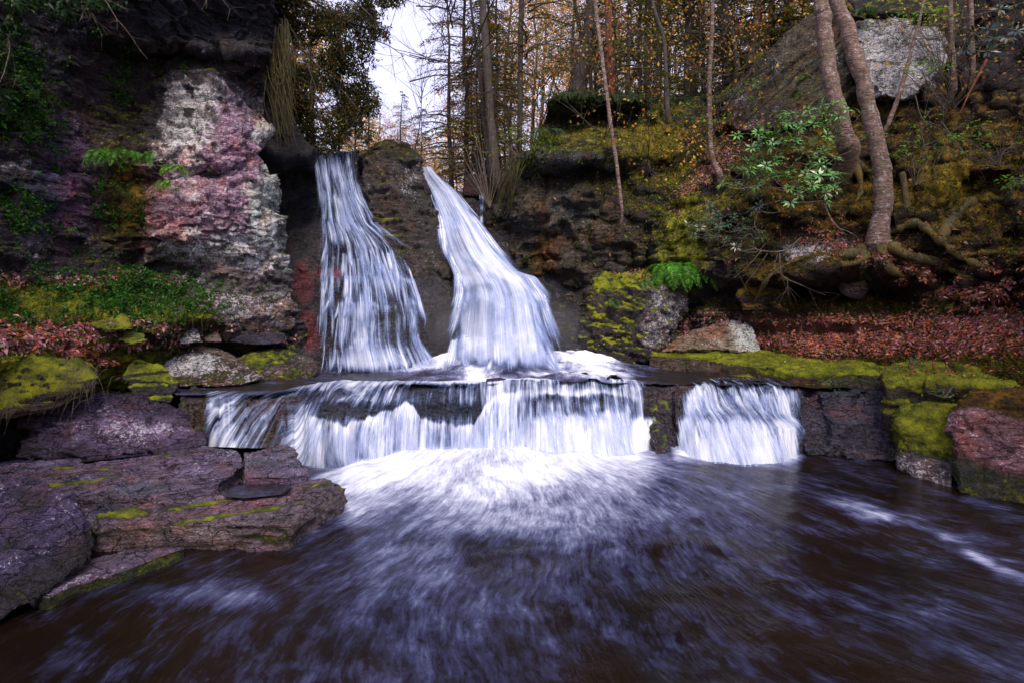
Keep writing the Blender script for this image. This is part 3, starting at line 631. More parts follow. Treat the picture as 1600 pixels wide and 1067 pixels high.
# main pool
gx, gy = np.meshgrid(np.concatenate([np.linspace(-14, -7.2, 12), np.linspace(-7, 7.6, 560), np.linspace(7.9, 14, 12)]), np.concatenate([np.linspace(-8, 1.9, 30), 2+7*np.linspace(0, 1, 380)**1.15]))
V = np.stack([gx, gy, gx*0], -1); X, Y = pix(V)
q = np.stack([gx, gy, gx*0], -1)
front_y = np.interp(X, [300, 480, 560, 640, 800, 1000, 1050, 1250, 1290], [690, 728, 724, 705, 702, 705, 705, 712, 705])
s = Y-front_y
foam = .98*sm(165, 0, s+40*fbm(q*.9, 3, 80))*sm(440, 560, X+.55*(s))*sm(1110, 950, X-.5*s)
foam = np.maximum(foam, .62*sm(260, 90, s+40*fbm(q*.8, 3, 81))*blob(X, Y, 830, 760, 290, 140, 4))
foam = np.maximum(foam, .9*sm(36, 0, s)*sm(1035, 1060, X)*sm(1275, 1235, X))
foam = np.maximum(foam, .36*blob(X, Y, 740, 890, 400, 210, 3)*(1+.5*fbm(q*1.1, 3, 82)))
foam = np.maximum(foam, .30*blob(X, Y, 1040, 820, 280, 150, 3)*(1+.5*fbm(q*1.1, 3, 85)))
pt = np.interp(X, [1270, 1340, 1420, 1500, 1560, 1640], [775, 795, 812, 850, 890, 915])
foam = np.maximum(foam, .78*np.exp(-((Y-pt)/np.interp(X, [1300, 1420, 1480, 1600], [22, 16, 22, 10]))**2)*sm(1180, 1420, X)*(1+.9*fbm(q*2.5, 3, 83)))
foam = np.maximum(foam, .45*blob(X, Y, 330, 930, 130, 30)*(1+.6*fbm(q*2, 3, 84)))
foam = np.maximum(foam, .17)*sm(1, 1.5, gy)
gz = .035*fbm(q*np.array([1.3, 1.3, 1]), 4, 90)*sm(0, .5, foam)*1.2+.01*fbm(q*3, 3, 91)+.05*sm(.75, 1.1, foam)+.06*fbm(q*2.2, 3, 92)*sm(.8, 1.15, foam)
V[..., 2] = gz*sm(0, .2, 8.4-gy+.5)
ox, oy = -.1, 10.2
ang = np.arctan2(gx-ox, oy-gy); rad = np.hypot(gx-ox, oy-gy)
fl = np.stack([ang*3.4+.12*np.sin(rad*1.3), rad, gx*0], -1)
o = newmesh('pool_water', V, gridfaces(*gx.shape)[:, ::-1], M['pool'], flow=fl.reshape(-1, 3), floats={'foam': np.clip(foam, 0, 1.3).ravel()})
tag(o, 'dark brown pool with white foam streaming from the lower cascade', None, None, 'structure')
# ------------------------------------------------------------------ rocks one could point at
def PP(L): return [P(*q) for q in L]
def mossy(w=1.0, hue=.1):
    def f(V, N, x, y, A): paint(A, sm(.1, .7, N[:, 2])*w, None, 1.0, 0, .1, hue)
    return f
# central pillar between the falls
def fnp(V, N, x, y, A):
    paint(A, sm(265, 235, y)*.9, (.045, .04, .03), .55, .2, .3, .5)
    paint(A, blob(x, y, 665, 420, 30, 120), None, .42, .3, .5, .2)
rock('rock_pillar', 'dark mossy rock pillar standing between the two high waterfalls', 'rock',
     front([(563,238,12.3),(590,225,12.2),(636,224,12.2),(654,250,12.2),(672,310,12.15),(690,350,12.05),(702,420,11.85),(706,470,11.75),(704,585,11.4),(636,585,11.3),(636,470,11.75),(612,400,11.95),(590,350,12.1),(570,300,12.2)], 1.3),
     .03, 2, dict(seed=61, amp=.85, size=.6, strata=.7, blocks=.6, fac=1.0), dict(base=(.055, .045, .045), moss=.45, lich=.32, wet=.35, seed=61), fnp)
rock('rock', 'black overhanging rock brow left of the left waterfall top', 'rock',
     front([(392,30,10.9),(425,20,11.1),(438,90,11.3),(450,160,11.4),(462,212,11.4),(488,230,11.4),(487,243,11.4),(440,246,11.2),(402,222,11.0)], 1.6),
     .04, 2, dict(seed=62, amp=.8, size=.7), dict(base=(.02, .018, .025), moss=.35, lich=.1, wet=.3, seed=62))
rock('rock', 'small square dark stone in the notch right of the right waterfall top', 'rock',
     front([(726,273,13.2),(762,272,13.2),(763,306,13.1),(725,306,13.1)], .6), .04, 1, dict(seed=63, amp=.5, size=.4), dict(base=(.035, .02, .02), moss=.2, lich=.1, seed=63))
rock('rock', 'wet dark stone poking through the foot of the left waterfall', 'rock',
     hull(PP([(520,572,10.7),(530,550,10.8),(545,546,10.9),(558,560,10.8),(560,578,10.6),(525,580,10.6),(540,560,11.3)])), .02, 3, dict(seed=64, amp=.25, size=.4), dict(base=(.04, .035, .05), moss=.1, lich=.05, wet=1, seed=64))
rock('rock', 'low wet slab between the feet of the two high waterfalls', 'rock',
     slab(PP([(628,548,11.2),(655,530,11.6),(680,532,11.5),(702,546,11.1),(690,556,10.9),(650,556,10.9)]), .4), .02, 3, dict(seed=65, amp=.2, size=.4), dict(base=(.04, .035, .05), moss=.05, lich=.05, wet=1, seed=65))
# big mossy block right of the falls
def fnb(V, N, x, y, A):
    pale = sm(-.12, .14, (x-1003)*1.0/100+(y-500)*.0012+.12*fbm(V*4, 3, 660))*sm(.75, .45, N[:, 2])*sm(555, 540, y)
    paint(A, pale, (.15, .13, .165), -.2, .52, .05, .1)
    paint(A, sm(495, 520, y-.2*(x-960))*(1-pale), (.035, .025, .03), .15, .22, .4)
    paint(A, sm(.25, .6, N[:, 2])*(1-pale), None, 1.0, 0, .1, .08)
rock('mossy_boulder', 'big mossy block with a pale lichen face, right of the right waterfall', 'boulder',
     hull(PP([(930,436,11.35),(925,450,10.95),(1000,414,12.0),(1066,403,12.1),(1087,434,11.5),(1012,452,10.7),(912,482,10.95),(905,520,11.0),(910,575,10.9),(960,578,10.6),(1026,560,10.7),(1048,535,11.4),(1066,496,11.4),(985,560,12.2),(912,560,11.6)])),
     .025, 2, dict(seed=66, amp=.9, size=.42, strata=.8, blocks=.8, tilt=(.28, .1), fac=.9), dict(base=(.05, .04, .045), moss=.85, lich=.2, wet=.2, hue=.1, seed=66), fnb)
def fnw(V, N, x, y, A):
    paint(A, sm(1120, 1150, x-.35*(y-500)), (.34, .35, .30), -.2, .7, .05)
rock('wedge_boulder', 'low brown wedge-shaped rock leaning beside the big mossy block', 'boulder',
     hull(PP([(1031,550,10.9),(1059,526,11.1),(1115,504,11.1),(1164,496,11.0),(1176,516,10.8),(1191,552,10.6),(1150,548,10.5),(1081,545,10.6),(1150,515,11.5),(1080,530,11.6)])),
     .022, 1, dict(seed=67, amp=.5, size=.35, strata=1.4, tilt=(.5, 0)), dict(base=(.21, .15, .10), moss=.12, lich=.28, wet=.05, seed=67), fnw)
def fnl(V, N, x, y, A):
    paint(A, sm(.35, .8, N[:, 2]), None, .95, .05, .1, .05)
    paint(A, blob(x, y, 1290, 578, 110, 13), None, 1.1, 0, .1, .02)
    paint(A, sm(.3, -.1, N[:, 2])*sm(1180, 1100, x), (.12, .075, .06), .35, .3, .2, .3)
rock('mossy_ledge', 'long flat mossy ledge above the right-hand cascade', 'rock ledge',
     slab(PP([(1016,555,10.6),(1100,561,10.1),(1190,573,9.4),(1240,580,9.0),(1330,583,8.9),(1412,586,8.6),(1440,560,9.5),(1290,551,10.2),(1130,546,10.9),(1018,548,11.1)]), .36),
     .028, 3, dict(seed=68, amp=.42, size=.6, strata=.8), dict(base=(.07, .05, .035), moss=.66, lich=.12, wet=.2, hue=.2, seed=68), fnl)
rock('mossy_ledge', 'broad mossy terrace behind the two right-hand boulders', 'rock ledge',
     slab(PP([(1388,606,7.9),(1420,600,7.9),(1500,606,7.5),(1620,606,7.0),(1780,612,6.3),(1780,570,7.5),(1600,566,8.1),(1500,563,8.6),(1420,566,9.0),(1390,580,8.5)]), .9),
     .03, 3, dict(seed=69, amp=.75, size=.7, strata=1), dict(base=(.06, .05, .035), moss=.75, lich=.08, wet=.2, hue=.12, seed=69), mossy(1, .08))
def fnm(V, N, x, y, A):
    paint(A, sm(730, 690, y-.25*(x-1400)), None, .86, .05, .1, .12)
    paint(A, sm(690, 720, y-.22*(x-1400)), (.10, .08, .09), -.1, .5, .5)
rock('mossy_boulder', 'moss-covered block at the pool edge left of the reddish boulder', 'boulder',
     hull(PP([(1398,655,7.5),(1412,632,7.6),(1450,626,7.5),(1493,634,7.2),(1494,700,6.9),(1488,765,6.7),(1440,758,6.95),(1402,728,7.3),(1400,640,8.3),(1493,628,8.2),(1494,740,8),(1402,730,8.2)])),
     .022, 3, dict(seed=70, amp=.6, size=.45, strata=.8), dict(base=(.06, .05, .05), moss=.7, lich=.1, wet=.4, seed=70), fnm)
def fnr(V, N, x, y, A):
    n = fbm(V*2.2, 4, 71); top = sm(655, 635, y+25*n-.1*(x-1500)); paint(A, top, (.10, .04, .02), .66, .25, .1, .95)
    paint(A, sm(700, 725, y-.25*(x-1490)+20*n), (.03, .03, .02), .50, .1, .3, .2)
    paint(A, sm(.12, -.1, np.abs(fbm(np.stack([V[:, 0]*2.6, V[:, 1]*0, V[:, 0]*0], -1), 2, 72)))*sm(650, 660, y)*.7, (.06, .03, .04), None, .05, .8)
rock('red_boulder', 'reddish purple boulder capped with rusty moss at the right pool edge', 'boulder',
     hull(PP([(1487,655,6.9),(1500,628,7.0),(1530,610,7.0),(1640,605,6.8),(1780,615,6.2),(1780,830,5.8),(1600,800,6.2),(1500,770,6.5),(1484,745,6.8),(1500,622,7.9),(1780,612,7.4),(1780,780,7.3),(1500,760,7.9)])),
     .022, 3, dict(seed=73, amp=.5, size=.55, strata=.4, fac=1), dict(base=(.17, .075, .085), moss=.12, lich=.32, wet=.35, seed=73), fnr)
# left side
def fnL(V, N, x, y, A): paint(A, sm(.45, .8, N[:, 2]+.2*fbm(V*2, 3, 74)), None, .62, .3, .1, .08); A['moss'] = A['moss']+.5*fbm(V*3, 3, 75)
rock('mossy_boulder', 'low rounded mossy rock at the left edge of the upper pool', 'boulder',
     hull(PP([(368,562,9.9),(400,545,10.2),(440,544,10.3),(480,556,10.2),(497,572,9.9),(491,596,9.5),(412,599,9.3),(375,585,9.4),(400,560,10.9),(480,560,10.8)])),
     .022, 3, dict(seed=75, amp=.5, size=.4), dict(base=(.09, .07, .06), moss=.5, lich=.25, wet=.2, hue=.15, seed=75), fnL)
def fnlc(V, N, x, y, A): paint(A, sm(-.1, .3, fbm(V*2, 3, 76)), (.2, .19, .2), .1, .62, .1)
rock('lichen_boulder', 'sloping rock with round grey lichen spots beside the low mossy rock', 'boulder',
     hull(PP([(250,575,8.9),(281,547,9.4),(312,538,9.6),(344,546,9.6),(378,566,9.4),(414,590,9.1),(375,601,8.8),(281,605,8.5),(300,550,10.2),(390,580,10)])),
     .022, 2, dict(seed=77, amp=.5, size=.4), dict(base=(.11, .08, .065), moss=.35, lich=.42, wet=.1, hue=.2, seed=77), fnlc)
for i, (pts, lb, sd) in enumerate([
    ([(250,532,9.2),(262,512,9.4),(290,506,9.5),(312,518,9.4),(318,534,9.2),(285,538,9.1),(285,515,9.9)], 'small grey lichen stone on the leafy shelf under the pale cliff', 78),
    ([(318,536,9.4),(322,516,9.7),(340,514,9.7),(348,534,9.4),(330,520,10.1)], 'small brown upright stone next to the small grey lichen stone', 79),
    ([(350,532,9.8),(352,517,10.1),(400,512,10.3),(445,520,10.4),(448,536,10.1),(400,540,9.9),(400,520,10.8)], 'dark flat wet stone at the foot of the pale cliff', 80),
    ([(135,508,7.9),(150,490,8.2),(185,486,8.4),(205,498,8.3),(208,515,8.0),(165,520,7.8),(170,492,8.8)], 'small mossy hummock rock on the upper leafy shelf', 81),
    ([(180,532,8.0),(200,518,8.2),(228,522,8.2),(232,534,8.0),(205,540,7.9),(205,520,8.5)], 'yellow-green mossy stone below the leafy shelf', 82)]):
    rock('stone', lb, 'stone', hull(PP(pts)), .02, 2, dict(seed=sd, amp=.35, size=.3),
         dict(base=[(.16, .14, .14), (.12, .08, .07), (.035, .03, .05), (.06, .05, .03), (.06, .05, .03)][i], moss=[.3, .1, 0, .75, 1][i], lich=[.5, .2, .1, .1, 0][i], wet=.2, seed=sd))
def fnpu(V, N, x, y, A):
    n = fbm(V*2.5, 4, 83); paint(A, blob(x, y, 195, 672, 110, 28)*(.8+n), (.20, .13, .24), -.3, .58, .6); paint(A, sm(70, 30, x), None, .4, .1, .4)
rock('purple_boulder', 'dark purple wedge rock with pinkish lichen crust left of the lower cascade', 'boulder',
     hull(PP([(20,640,6.9),(133,622,7.7),(193,608,8.0),(250,624,8.0),(314,660,7.8),(328,684,7.5),(312,698,7.2),(133,715,7.0),(40,722,6.8),(150,622,8.7),(300,660,8.6)])),
     .025, 1, dict(seed=84, amp=.7, size=.5, strata=1.2, tilt=(.3, 0), fac=1.2), dict(base=(.035, .022, .05), moss=.12, lich=.18, wet=.9, seed=84), fnpu)
def streaks(hue=.05):
    def f(V, N, x, y, A):
        q = np.stack([(V[:, 0]*.55+V[:, 1]*1.0)*5, V[:, 0]*.5, V[:, 2]*0], -1)
        g = V[:, 0]*-.45+V[:, 1]*.9; qq = np.stack([g*7, (V[:, 0]*.9+V[:, 1]*.45)*.55, V[:, 2]*0], -1)
        paint(A, sm(.05, .35, fbm(qq, 3, 86))*sm(.2, .6, N[:, 2])*sm(-.25, .1, fbm(V*1.1, 2, 87)), None, .85, 0, .1, hue)
    return f
def groove(V, seed): pass
SL = dict(base=(.10, .075, .12), moss=.0, lich=.22, wet=1.0, seed=85)
rock('rock_slab', 'tilted streaked slab with mossy grooves below the purple rock', 'rock slab',
     slab(PP([(-60,745,6.0),(0,728,6.5),(133,712,6.95),(250,702,7.2),(322,697,7.35),(370,705,7.1),(378,725,6.65),(345,752,6.05),(242,772,5.7),(133,770,5.7),(0,790,5.4),(-60,800,5.2)]), .32),
     .022, 1, dict(seed=86, amp=.38, size=.45, strata=2.2, blocks=.4, tilt=(.16, .2), soft=.6, fac=.5, groove=(-.45, .9, .05)), SL, streaks())
rock('rock_slab', 'small purple-grey slab right of the streaked slab, foot of the cascade', 'rock slab',
     slab(PP([(381,704,7.15),(420,700,7.25),(455,698,7.3),(470,716,6.9),(484,738,6.35),(445,744,6.2),(381,744,6.2)]), .28),
     .02, 1, dict(seed=87, amp=.32, size=.4, strata=2, tilt=(.05, .1), soft=.5, fac=.5, groove=(-.2, 1., .04)), SL)
def fnb9(V, N, x, y, A):
    streaks()(V, N, x, y, A)
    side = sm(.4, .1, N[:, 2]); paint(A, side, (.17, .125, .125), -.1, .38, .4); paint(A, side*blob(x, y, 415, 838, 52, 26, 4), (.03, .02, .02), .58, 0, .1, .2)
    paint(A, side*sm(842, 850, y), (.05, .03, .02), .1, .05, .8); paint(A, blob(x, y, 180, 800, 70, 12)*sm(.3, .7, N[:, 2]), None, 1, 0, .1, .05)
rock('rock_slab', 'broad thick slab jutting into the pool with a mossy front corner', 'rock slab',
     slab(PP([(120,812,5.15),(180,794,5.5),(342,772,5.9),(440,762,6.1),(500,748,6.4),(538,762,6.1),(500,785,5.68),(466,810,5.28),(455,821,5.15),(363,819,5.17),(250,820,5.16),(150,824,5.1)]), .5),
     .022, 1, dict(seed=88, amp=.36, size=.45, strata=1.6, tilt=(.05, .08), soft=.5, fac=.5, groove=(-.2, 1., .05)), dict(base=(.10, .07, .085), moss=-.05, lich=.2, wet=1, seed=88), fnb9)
def fnf(V, N, x, y, A):
    paint(A, sm(.2, .6, fbm(V*1.6, 4, 90))*.8, (.03, .02, .03), .45, .1, .5); paint(A, blob(x, y, 148, 850, 14, 30), None, 1, 0, .1)
    paint(A, sm(870, 900, y+.6*x-30), (.02, .015, .02), .4, .05, .5)
rock('purple_boulder', 'big purple boulder with lichen and dark drip streaks in the left foreground', 'boulder',
     hull(PP([(-160,760,4.5),(-60,738,4.9),(0,740,5.0),(52,751,5.05),(109,776,5.0),(135,808,4.9),(157,848,4.75),(150,872,4.6),(100,902,4.35),(60,935,4.2),(0,965,4.0),(-160,990,3.7),(40,760,5.9),(140,830,5.6),(-160,760,5.8)])),
     .02, 1, dict(seed=91, amp=.6, size=.42, strata=1.3, blocks=1, tilt=(.35, .1), fac=1.2, groove=(.3, .3, .03)), dict(base=(.06, .04, .09), moss=.08, lich=.30, wet=.8, seed=91), fnf)
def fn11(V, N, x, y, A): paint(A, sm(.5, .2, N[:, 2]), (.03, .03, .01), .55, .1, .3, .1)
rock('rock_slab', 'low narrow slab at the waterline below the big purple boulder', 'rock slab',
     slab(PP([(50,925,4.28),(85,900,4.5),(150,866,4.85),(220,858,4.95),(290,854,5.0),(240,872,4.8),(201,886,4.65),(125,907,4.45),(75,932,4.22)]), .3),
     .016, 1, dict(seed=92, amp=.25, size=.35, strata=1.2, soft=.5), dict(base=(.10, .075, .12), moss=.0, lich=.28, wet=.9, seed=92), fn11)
# upper right rocks
def fnsl(V, N, x, y, A): paint(A, sm(.3, .6, N[:, 2]), None, .6, .2, .1, .4)
rock('slanted_rock', 'long brown layered rock slanting up behind the glossy shrub', 'boulder',
     front([(1128,160,13.4),(1170,104,13.4),(1215,62,13.4),(1275,18,13.4),(1310,40,13.1),(1340,150,12.6),(1300,190,12.4),(1250,195,12.4),(1165,205,12.6),(1140,195,12.9)], 1.5),
     .035, 1, dict(seed=93, amp=1.0, size=.55, strata=1.6, blocks=.8, tilt=(-.75, .1)), dict(base=(.085, .065, .055), moss=.25, lich=.3, wet=.05, hue=.3, seed=93), fnsl)
def fnpb(V, N, x, y, A):
    n = fbm(V*1.4, 4, 95); paint(A, sm(-.5, .3, n), (.30, .29, .33), -.3, .70, .05); paint(A, sm(.5, .8, N[:, 2]), None, .8, .1, .1, .3)
rock('pale_boulder', 'large pale lichen-covered boulder at upper right behind the leaning trunks', 'boulder',
     hull(PP([(1338,40,12.5),(1366,26,12.6),(1428,33,12.4),(1466,50,12.1),(1478,95,11.8),(1450,137,11.6),(1412,155,11.5),(1366,152,11.6),(1346,110,12.0),(1360,40,13.8),(1480,70,13.4),(1450,140,12.8)])),
     .03, 1, dict(seed=94, amp=.75, size=.55, strata=.5, blocks=.6, fac=1.5), dict(base=(.12, .11, .13), moss=.05, lich=.55, wet=.05, seed=94), fnpb)
rock('rock', 'dark mossy rock above the large pale boulder', 'boulder',
     hull(PP([(1320,0,13),(1345,-30,13.2),(1440,-40,13),(1500,-10,12.6),(1470,24,12.2),(1400,22,12.4),(1340,22,12.8),(1400,-30,14.2)])),
     .04, 2, dict(seed=96, amp=.8, size=.5), dict(base=(.03, .03, .03), moss=.5, lich=.1, seed=96))
rock('rock', 'layered pale stone jutting from the bank under the leaning trunks', 'rock',
     hull(PP([(1222,398,10.5),(1250,386,10.6),(1292,384,10.5),(1348,392,10.2),(1352,410,10.0),(1300,424,10.1),(1235,428,10.3),(1290,390,11.3),(1240,420,11)])),
     .022, 1, dict(seed=97, amp=.6, size=.35, strata=1.8, tilt=(.1, 0)), dict(base=(.2, .18, .19), moss=.15, lich=.55, seed=97))
rock('rock', 'small mossy brown overhang below the dead branches on the right bank', 'rock',
     hull(PP([(1150,462,10.7),(1165,440,10.9),(1215,432,10.9),(1240,445,10.7),(1235,480,10.6),(1160,490,10.6),(1200,440,11.6)])),
     .025, 2, dict(seed=98, amp=.7, size=.35, strata=1.2), dict(base=(.06, .04, .03), moss=.75, lich=.05, hue=.75, seed=98))
# thin still water lying on the slabs
def puddle(ring, label):
    V = np.array([P(*q) for q in ring]); c = V.mean(0); n = len(V); VV = [c]; Fc = []
    for k in range(1, 6): VV += list(c+(V-c)*k/5)
    for j in range(n): Fc.append((0, 1+j, 1+(j+1) % n))
    for k in range(4):
        for j in range(n): a = 1+k*n+j; b = 1+k*n+(j+1) % n; Fc.append((a, a+n, b+n, b))
    VV = np.array(VV)
    o = newmesh('puddle', VV, Fc, M['upool'], flow=VV*.8, floats={'foam': np.full(len(VV), .15)})
    tag(o, label, None, None, 'structure')
puddle([(350,766,5.92),(372,757,6.1),(430,755,6.15),(458,757,6.1),(440,772,5.78),(380,778,5.67),(352,775,5.73)], 'small still puddle on the broad slab')
puddle([(-60,730,6.55),(60,713,7.0),(200,703,7.25),(318,694,7.5),(330,698,7.4),(230,710,7.05),(100,724,6.7),(-20,742,6.3)], 'shallow water channel along the foot of the purple rock')
# drifting spray at the feet of the high falls
def mist(c, r, dens, label):
    import bmesh
    bm = bmesh.new(); bmesh.ops.create_icosphere(bm, subdivisions=3, radius=1); V = np.array([v.co[:] for v in bm.verts])*np.array(r)+np.array(c); Fc = [tuple(v.index for v in f.verts) for f in bm.faces]; bm.free()
    m = bpy.data.materials.new('spray'); m.use_nodes = True; t = m.node_tree; t.nodes.clear(); v = t.nodes.new('ShaderNodeVolumePrincipled'); v.inputs['Color'].default_value = (.9, .92, 1, 1); v.inputs['Density'].default_value = dens
    o = t.nodes.new('ShaderNodeOutputMaterial'); t.links.new(v.outputs[0], o.inputs['Volume']); tag(newmesh('mist', V, Fc, m), label, None, None, 'stuff')
mist(P(800, 520, 10.9), (1.5, .7, .75), .11, 'spray hanging at the foot of the right high waterfall')
mist(P(650, 505, 11.0), (1.1, .6, .9), .07, 'thin spray drifting in front of the central pillar')
rock('stone', 'mossy-edged stone closing the left end of the lower cascade', 'stone',
     hull(PP([(282,618,8.2),(300,604,8.5),(326,610,8.5),(334,632,8.1),(330,660,7.75),(322,700,7.5),(290,702,7.45),(276,650,7.9),(310,620,9)])), .022, 2,
     dict(seed=101, amp=.5, size=.35, fac=.8), dict(base=(.05, .04, .05), moss=.45, lich=.15, wet=.6, seed=101))

rock('mossy_boulder', 'bright yellow-green moss mound at the left edge above the dark hollow', 'boulder',
     hull(PP([(-90,578,6.3),(0,557,6.8),(60,554,7.1),(122,562,7.3),(152,590,7.2),(140,622,7.1),(60,650,6.75),(-90,665,6.1),(60,560,8),(140,575,8)])), .025, 3,
     dict(seed=111, amp=.6, size=.5), dict(base=(.05, .04, .03), moss=1.0, lich=.05, wet=.1, hue=.05, seed=111))
rock('mossy_boulder', 'mossy lump draped over the bank behind the dark purple wedge rock', 'boulder',
     hull(PP([(186,590,7.95),(212,562,8.3),(252,568,8.4),(280,598,8.3),(268,630,8.2),(215,628,8.0),(230,575,9)])), .022, 3,
     dict(seed=112, amp=.5, size=.4), dict(base=(.06, .05, .05), moss=.85, lich=.2, wet=.2, hue=.05, seed=112))

for pts, lb, sd, mo in [([(1006,638,8.5),(1014,620,8.75),(1036,618,8.8),(1046,640,8.5),(1047,700,8.15),(1040,712,8.0),(1026,710,8.0),(1018,680,8.2),(1020,630,9.2),(1044,700,8.9)], 'dark rounded rock parting the wide cascade from the right-hand one', 121, .35),
    ([(1250,640,8.3),(1262,620,8.5),(1318,619,8.45),(1334,650,8.15),(1330,708,8.0),(1262,710,7.95),(1290,625,9)], 'dark wet purple block at the right edge of the right-hand cascade', 122, .0),
    ([(1326,640,8.3),(1340,620,8.4),(1388,621,8.3),(1399,650,8.1),(1396,712,7.9),(1340,708,8.0),(1360,625,9)], 'dark wet purple block under the end of the long mossy ledge', 123, .05),
    ([(1310,700,8.05),(1330,690,8.1),(1380,692,8.0),(1402,706,7.8),(1396,720,7.6),(1320,716,7.75),(1360,700,8.5)], 'low dark wet stone at the waterline left of the moss-covered block', 124, .0)]:
    rock('rock', lb, 'rock', hull(PP(pts)), .022, 1, dict(seed=sd, amp=.5, size=.4, fac=1.0, strata=.8), dict(base=(.045, .036, .055), moss=mo, lich=.16, wet=.95, seed=sd))
# ------------------------------------------------------------------ vegetation builders
def unit(a): return a/np.maximum(np.linalg.norm(a, axis=-1, keepdims=True), 1e-9)
def cat_(p, n):
    p = np.asarray(p, float)
    if len(p) < 3: t = np.linspace(0, 1, n)[:, None]; return p[0]*(1-t)+p[-1]*t
    q = np.vstack([2*p[0]-p[1], p, 2*p[-1]-p[-2]]); s = np.linspace(0, len(p)-1-1e-6, n); i = s.astype(int); t = (s-i)[:, None]
    a, b, c, d = q[i], q[i+1], q[i+2], q[i+3]
    return .5*((2*b)+(-a+c)*t+(2*a-5*b+4*c-d)*t**2+(-a+3*b-3*c+d)*t**3)
class Tubes:
    def __init__(s): s.V = []; s.F = []; s.n = 0
    def add(s, p, r, k=5):
        p = np.asarray(p, float); n = len(p); r = np.broadcast_to(np.asarray(r, float), (n,))
        T = unit(np.gradient(p, axis=0)); ref = np.array([0, 0, 1.]) if abs(T[:, 2]).mean() < .7 else np.array([1., 0, 0])
        A = unit(np.cross(T, ref)); B = np.cross(T, A); an = np.linspace(0, 2*np.pi, k, endpoint=False)
        V = p[:, None]+r[:, None, None]*(np.cos(an)[None, :, None]*A[:, None]+np.sin(an)[None, :, None]*B[:, None])
        i = np.arange(n*k).reshape(n, k); j = np.roll(i, -1, 1)
        s.V.append(V.reshape(-1, 3)); s.F.append(np.stack([i[:-1], j[:-1], j[1:], i[1:]], -1).reshape(-1, 4)+s.n); s.n += n*k
    def build(s, name, mat, parent=None, off=None):
        V = np.concatenate(s.V)
        if off is not None: V = V-off
        return newmesh(name, V, np.concatenate(s.F), M[mat], parent)
class Leaves:
    def __init__(s): s.V = []; s.C = []; s.n = 0
    def add(s, c, d, nrm, L, W, col, bend=.12, var=.25):
        c = np.asarray(c, float); n = len(c); d = unit(np.asarray(d, float)); sd = unit(np.cross(d, nrm)); nn = np.cross(sd, d)
        L = np.broadcast_to(np.asarray(L, float), (n,))[:, None]; W = np.broadcast_to(np.asarray(W, float), (n,))[:, None]
        v = np.stack([c, c+d*L*.45+sd*W*.5+nn*L*bend, c+d*L-nn*L*bend, c+d*L*.45-sd*W*.5+nn*L*bend], 1)
        s.V.append(v.reshape(-1, 3)); cc = np.asarray(col, float); cc = np.broadcast_to(cc, (n, 3))*(1+var*R.normal(size=(n, 1))).clip(.35, 2)*(1+.12*R.normal(size=(n, 3))).clip(.5, 1.6)
        s.C.append(np.repeat(cc, 4, 0)); s.n += n
    def build(s, name, mat='leaf', parent=None, off=None):
        V = np.concatenate(s.V)
        if off is not None: V = V-off
        return newmesh(name, V, np.arange(len(V)).reshape(-1, 4), M[mat], parent, smooth=False, cols=np.clip(np.concatenate(s.C), .002, 1))
def rv(n): return unit(R.normal(size=(n, 3)))
def pick(pal, n):
    pal = np.array(pal, float); return pal[R.integers(0, len(pal), n)]
OLIVE = [(.06, .085, .014), (.04, .06, .014), (.12, .12, .018), (.16, .11, .015)]
DARKG = [(.018, .030, .010), (.028, .045, .014), (.045, .06, .018), (.05, .04, .015)]
ORANGE = [(.55, .20, .03), (.70, .32, .05), (.60, .40, .07), (.30, .20, .03), (.55, .34, .12)]
MIXED = OLIVE+[(.30, .15, .03), (.35, .13, .03)]

def conifer(seed, h, r, pal, z0=.2, nb=60, m=150, spread=.22, ll=.11, lw=.04, name='tree', droop=.25):
    global R
    R = np.random.default_rng(seed)
    tk = Tubes(); z = np.linspace(0, h, 14); wob = np.cumsum(R.normal(size=(14, 2))*.05, 0); wob -= wob[0]
    tp = np.column_stack([wob, z]); tk.add(tp, r*(1-z/h*.85)*(1+.5*np.exp(-z*2.5)), 9)
    br = Tubes(); lf = Leaves()
    for i in range(nb):
        f = z0+(1-z0)*(i+R.random())/nb; zz = f*h; a = R.random()*6.283; Lb = (h*spread*(1-f)**.6+.35)*R.uniform(.5, 1.15)
        b0 = np.array([np.interp(zz, z, tp[:, 0]), np.interp(zz, z, tp[:, 1]), zz]); o = np.array([math.cos(a), math.sin(a), 0]); t = np.linspace(0, 1, 6)[:, None]
        p = b0+o*Lb*t+np.array([0, 0, 1])*(Lb*(.18*t-droop*1.6*t*t))+R.normal(size=(6, 3))*.04*t; br.add(p, np.linspace(.028, .006, 6)*(Lb/2+.3), 4)
        if m:
            u = R.random(m)**.7; q = b0+(p[(u*5).astype(int)]-b0); q = np.stack([np.interp(u, t[:, 0], p[:, k]) for k in range(3)], 1)
            s = np.array([-o[1], o[0], 0]); w = R.normal(size=m)*.22*Lb*(1.15-u); keep = R.random(m) > .0
            q = q+s*w[:, None]+o*np.abs(w)[:, None]*.35; q[:, 2] -= np.abs(w)*.3+R.random(m)*.1
            d = o+s*np.sign(w)[:, None]*1.1+R.normal(size=(m, 3))*.35; nn = np.array([0, 0, 1.])+R.normal(size=(m, 3))*.4
            lf.add(q, d, nn, ll*R.uniform(.6, 1.3, m), lw, pick(pal, m), var=.3)
    return tk, br, lf
